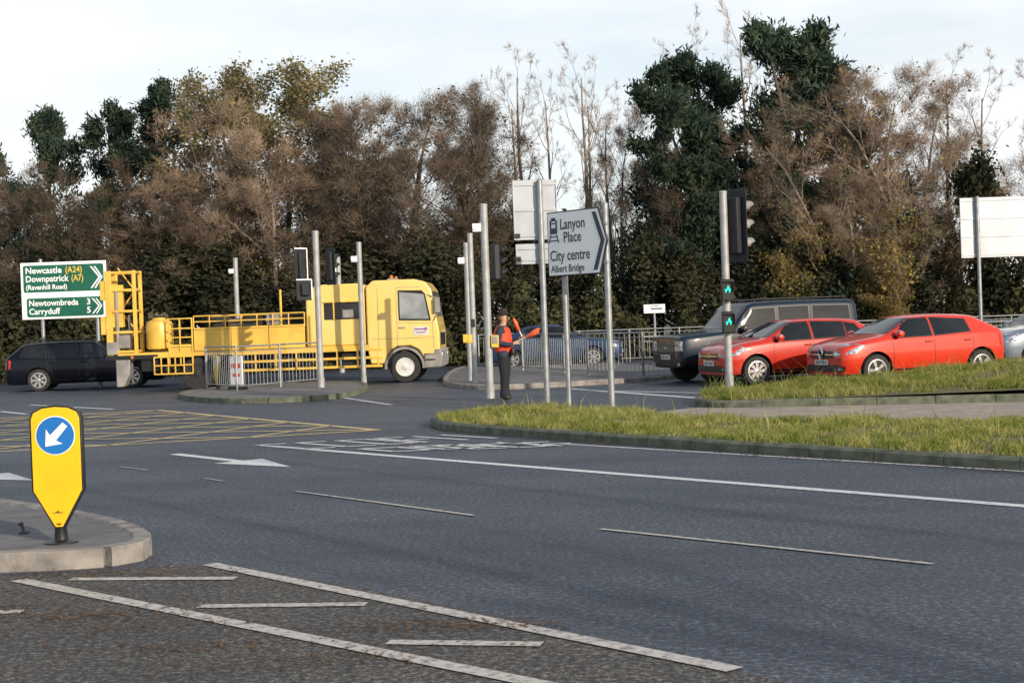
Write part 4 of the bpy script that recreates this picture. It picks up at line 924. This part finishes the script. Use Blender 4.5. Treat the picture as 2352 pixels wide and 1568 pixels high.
LBL={'brownA':('deciduous_tree','leafless brown twiggy tree with ivy in the roadside belt','tree'),'brownB':('deciduous_tree','tall leafless brown tree in the roadside belt','tree'),
'brownC':('deciduous_tree','ivy-clad leafless tree in the roadside belt','tree'),'palebrown':('deciduous_tree','pale twiggy sunlit tree in the roadside belt','tree'),
'oliveB':('deciduous_tree','thinning tree with yellow-green leaves in the roadside belt','tree'),'bareA':('bare_tree','slender bare tree standing against pale sky','tree'),'bareB':('bare_tree','slender bare forked tree standing against pale sky','tree'),
'pineA':('pine_tree','dark green pine rising above the roadside trees','tree'),'pineB':('pine_tree','broad dark green pine in the roadside belt','tree'),'pineC':('pine_tree','narrow dark green conifer in the roadside belt','tree'),
'olive':('broadleaf_tree','large rounded tree with olive autumn leaves','tree'),'holly':('evergreen_shrub','dense dark evergreen shrub under the trees','shrub')}
def tree(key,px,top,Z,wid=1.0,rot=None):
    tr,cr,H=T[key]; nm,lb,ct=LBL[key]; X=XA(px,top,Z)
    hor=733-(px-1176)*.0367; h=H0+(hor-top)*Z/F; s=h/H
    e=thing(nm,lb,ct,(X,Z,0),random.uniform(0,6.28) if rot is None else rot,group='roadside tree belt'); e.scale=(s*wid,s*wid,s)
    for n_,m in(('trunk',tr),('crown',cr)):
        o=bpy.data.objects.new(n_,m); COL.objects.link(o); o.parent=e
rows=[('pineC',10,310,66,1.1),('pineA',225,200,62,1.1),('pineB',165,240,65,1.0),('pineC',300,250,66,1),
('olive',395,165,66,1.15),('olive',520,145,66,1.25),('olive',650,125,65,1.35),('oliveB',470,240,64,1.2),
('brownA',60,370,62,1.2),('brownC',150,400,60,1.3),('brownB',330,340,61,1.3),('brownA',420,350,62,1.3),('brownB',530,320,62,1.3),('palebrown',620,300,60,1.3),('brownA',700,250,62,1.3),('brownB',790,240,61,1.3),('palebrown',750,235,64,1.3),('brownC',860,260,60,1.3),('palebrown',850,240,63,1.3),
('brownC',470,410,59.5,1.4),('brownC',250,430,59.5,1.4),('brownC',650,390,59.5,1.4),('brownC',-60,400,60,1.2),('palebrown',350,400,60,1.3),
('palebrown',950,215,62,1.2),('brownA',1030,230,60,1.2),('brownB',1100,190,62,1.1),('brownC',985,310,59,1.3),('brownC',1120,330,59.5,1.2),('brownB',1060,215,64,1.3),('brownA',910,235,64,1.3),
('bareA',1190,100,66,1.0),('bareB',1240,130,63,.9),('bareA',1300,100,65,.9),('bareB',1345,140,64,.9),('bareB',1400,190,66,1.0),('bareA',1150,170,67,1),
('holly',1240,470,62,1.2),('holly',1330,500,62,1.2),('palebrown',1420,240,66,.9),
('pineA',1490,180,61,1.0),('pineC',1575,110,64,1.2),('pineB',1650,190,62,1.0),('pineA',1620,130,65,1.1),('pineA',1740,110,62,1.1),('pineC',1790,80,64,1.3),('pineB',1860,70,63,1.1),('pineC',1930,110,61,1.3),('brownC',1560,330,60,1.1),('brownC',1800,330,60,1.1),
('bareA',1650,-10,68,.9),('bareB',1580,20,69,.9),
('palebrown',1970,150,60.5,1.1),('palebrown',2030,150,59.5,1.15),('oliveB',1910,260,58.5,1),('oliveB',2060,190,60,1.2),('palebrown',2120,185,62,1.2),
('bareA',2200,100,62,1.1),('bareB',2260,120,60,1.2),('bareA',2330,140,63,1.1),('palebrown',2170,300,64,1.1),('oliveB',2200,380,61,1.2),
('holly',2290,350,58,.8),('palebrown',2400,240,62,1),('oliveB',2320,430,60,1.3),
('holly',1450,540,59,1.2),('holly',1600,560,58.5,1.4),('holly',1760,540,59,1.4),('palebrown',1950,380,58,1.3),('holly',1880,560,58,1.3),('oliveB',2060,500,57.6,1.4),('holly',2100,580,58.6,1.3),
('holly',100,540,58.5,1.5),('holly',330,540,58.5,1.6),('holly',560,560,58.5,1.6),('holly',780,540,58.5,1.6),('holly',1000,560,58.5,1.5)]
for r_ in rows: tree(*r_)
for px in range(-60,1180,155): tree('brownC',px+random.uniform(-25,25),430+random.uniform(-40,30) if px<350 else 370+random.uniform(-40,40),74+random.uniform(-2,3),1.6)
for px in range(1480,2120,210): tree('brownC',px,400+random.uniform(-40,50),75,1.2)
r=np.random.default_rng(9); Nn=45000; X=r.uniform(-26,26,Nn); Yy=56.5+np.abs(r.normal(0,1.3,Nn)); hm=1.5+.7*np.sin(X*.7)+.5*np.sin(X*1.9+1)+.4*np.sin(X*4.1); Zz=r.uniform(0,1,Nn)**.8*np.maximum(.5,hm*(1+.12*(Yy-56)))
c=np.c_[X,Yy,Zz]; u=r.normal(0,1,(Nn,3)); u/=np.linalg.norm(u,axis=1)[:,None]; v=np.cross(u,r.normal(0,1,(Nn,3))); v/=np.linalg.norm(v,axis=1)[:,None]; s=r.uniform(.06,.15,Nn)[:,None]
V=np.stack([c-u*s,c-v*s*.6,c+u*s,c+v*s*.6],1).reshape(-1,3); V[:,2]=np.maximum(V[:,2],.01)
me=bpy.data.meshes.new('undergrowth'); me.from_pydata(V.tolist(),[],(np.arange(Nn)[:,None]*4+np.arange(4)).tolist()); me.materials.append(M['shrub']); o=bpy.data.objects.new('undergrowth',me); COL.objects.link(o); o['kind']='stuff'; o['label']='dark green tangled undergrowth below the roadside trees'; o['category']='undergrowth'
for k,(X,Y_,key) in enumerate(((11.5,-6.5,'bareA'),(16,-5.5,'bareB'))):
    tr,cr,H=T[key]; e=thing('roadside_tree','bare tree beside the near carriageway','tree',(X,Y_,0),k*1.3); 
    for n_,m in(('trunk',tr),('crown',cr)): o=bpy.data.objects.new(n_,m); COL.objects.link(o); o.parent=e
# ---------------------------------------------------------------- light
EL,AZ=19,143
w=bpy.data.worlds.new('World'); S.world=w; w.use_nodes=True; nt=w.node_tree
for n_ in list(nt.nodes): nt.nodes.remove(n_)
def nn_(t): return nt.nodes.new(t)
out=nn_('ShaderNodeOutputWorld'); sky=nn_('ShaderNodeTexSky'); sky.sky_type='NISHITA'; sky.sun_disc=False; sky.sun_elevation=math.radians(EL); sky.sun_rotation=math.radians(AZ); sky.air_density=1; sky.dust_density=1
b1=nn_('ShaderNodeBackground'); b1.inputs[1].default_value=.15; nt.links.new(sky.outputs[0],b1.inputs[0])
b2=nn_('ShaderNodeBackground'); b2.inputs[0].default_value=(.95,.98,1,1); b2.inputs[1].default_value=1.06
tc=nn_('ShaderNodeTexCoord'); mp=nn_('ShaderNodeMapping'); mp.inputs['Scale'].default_value=(1.6,1.6,7); mp.inputs['Location'].default_value=(.3,0,.2); nt.links.new(tc.outputs['Generated'],mp.inputs[0])
nz=nn_('ShaderNodeTexNoise'); nz.inputs['Scale'].default_value=2.0; nz.inputs['Detail'].default_value=7; nt.links.new(mp.outputs[0],nz.inputs['Vector'])
rp=nn_('ShaderNodeValToRGB'); rp.color_ramp.elements[0].position=.36; rp.color_ramp.elements[1].position=.58; rp.color_ramp.elements[0].color=(.58,)*3+(1,); rp.color_ramp.elements[1].color=(1,1,1,1)
nt.links.new(nz.outputs['Fac'],rp.inputs[0])
sx=nn_('ShaderNodeSeparateXYZ'); nt.links.new(tc.outputs['Generated'],sx.inputs[0])
m1=nn_('ShaderNodeMapRange'); m1.inputs[1].default_value=.35; m1.inputs[2].default_value=.8; m1.inputs[3].default_value=1; m1.inputs[4].default_value=.30; nt.links.new(sx.outputs['Z'],m1.inputs[0])
m2=nn_('ShaderNodeMapRange'); m2.inputs[1].default_value=-.3; m2.inputs[2].default_value=.5; m2.inputs[3].default_value=.6; m2.inputs[4].default_value=1; nt.links.new(sx.outputs['Y'],m2.inputs[0])
mu1=nn_('ShaderNodeMath'); mu1.operation='MULTIPLY'; nt.links.new(m1.outputs[0],mu1.inputs[0]); nt.links.new(m2.outputs[0],mu1.inputs[1])
mu2=nn_('ShaderNodeMath'); mu2.operation='MULTIPLY'; nt.links.new(mu1.outputs[0],mu2.inputs[0]); nt.links.new(rp.outputs[0],mu2.inputs[1])
ms=nn_('ShaderNodeMixShader'); nt.links.new(mu2.outputs[0],ms.inputs[0]); nt.links.new(b1.outputs[0],ms.inputs[1]); nt.links.new(b2.outputs[0],ms.inputs[2]); nt.links.new(ms.outputs[0],out.inputs[0])
sl=bpy.data.lights.new('sun','SUN'); sl.energy=4.6; sl.angle=math.radians(.6); sl.color=(1,.85,.66); so=bpy.data.objects.new('sun',sl); COL.objects.link(so)
e_,a_=math.radians(EL),math.radians(AZ); Sd=Vector((math.sin(a_)*math.cos(e_),math.cos(a_)*math.cos(e_),math.sin(e_))); so.rotation_euler=(-Sd).to_track_quat('-Z','Y').to_euler(); so.location=Sd*100
S.view_settings.view_transform='Standard'; S.view_settings.look='None'; S.view_settings.exposure=0
cam=bpy.data.cameras.new('camera'); cam.lens=F/2352*36; cam.sensor_width=36; cam.clip_end=5000; cam.clip_start=.1
co=bpy.data.objects.new('camera',cam); COL.objects.link(co)
Rm=Matrix.Rotation(math.radians(90)-math.atan(51/F),4,'X')@Matrix.Rotation(math.radians(-2.1),4,'Z')
co.matrix_world=Matrix.Translation((0,0,H0))@Rm; S.camera=co
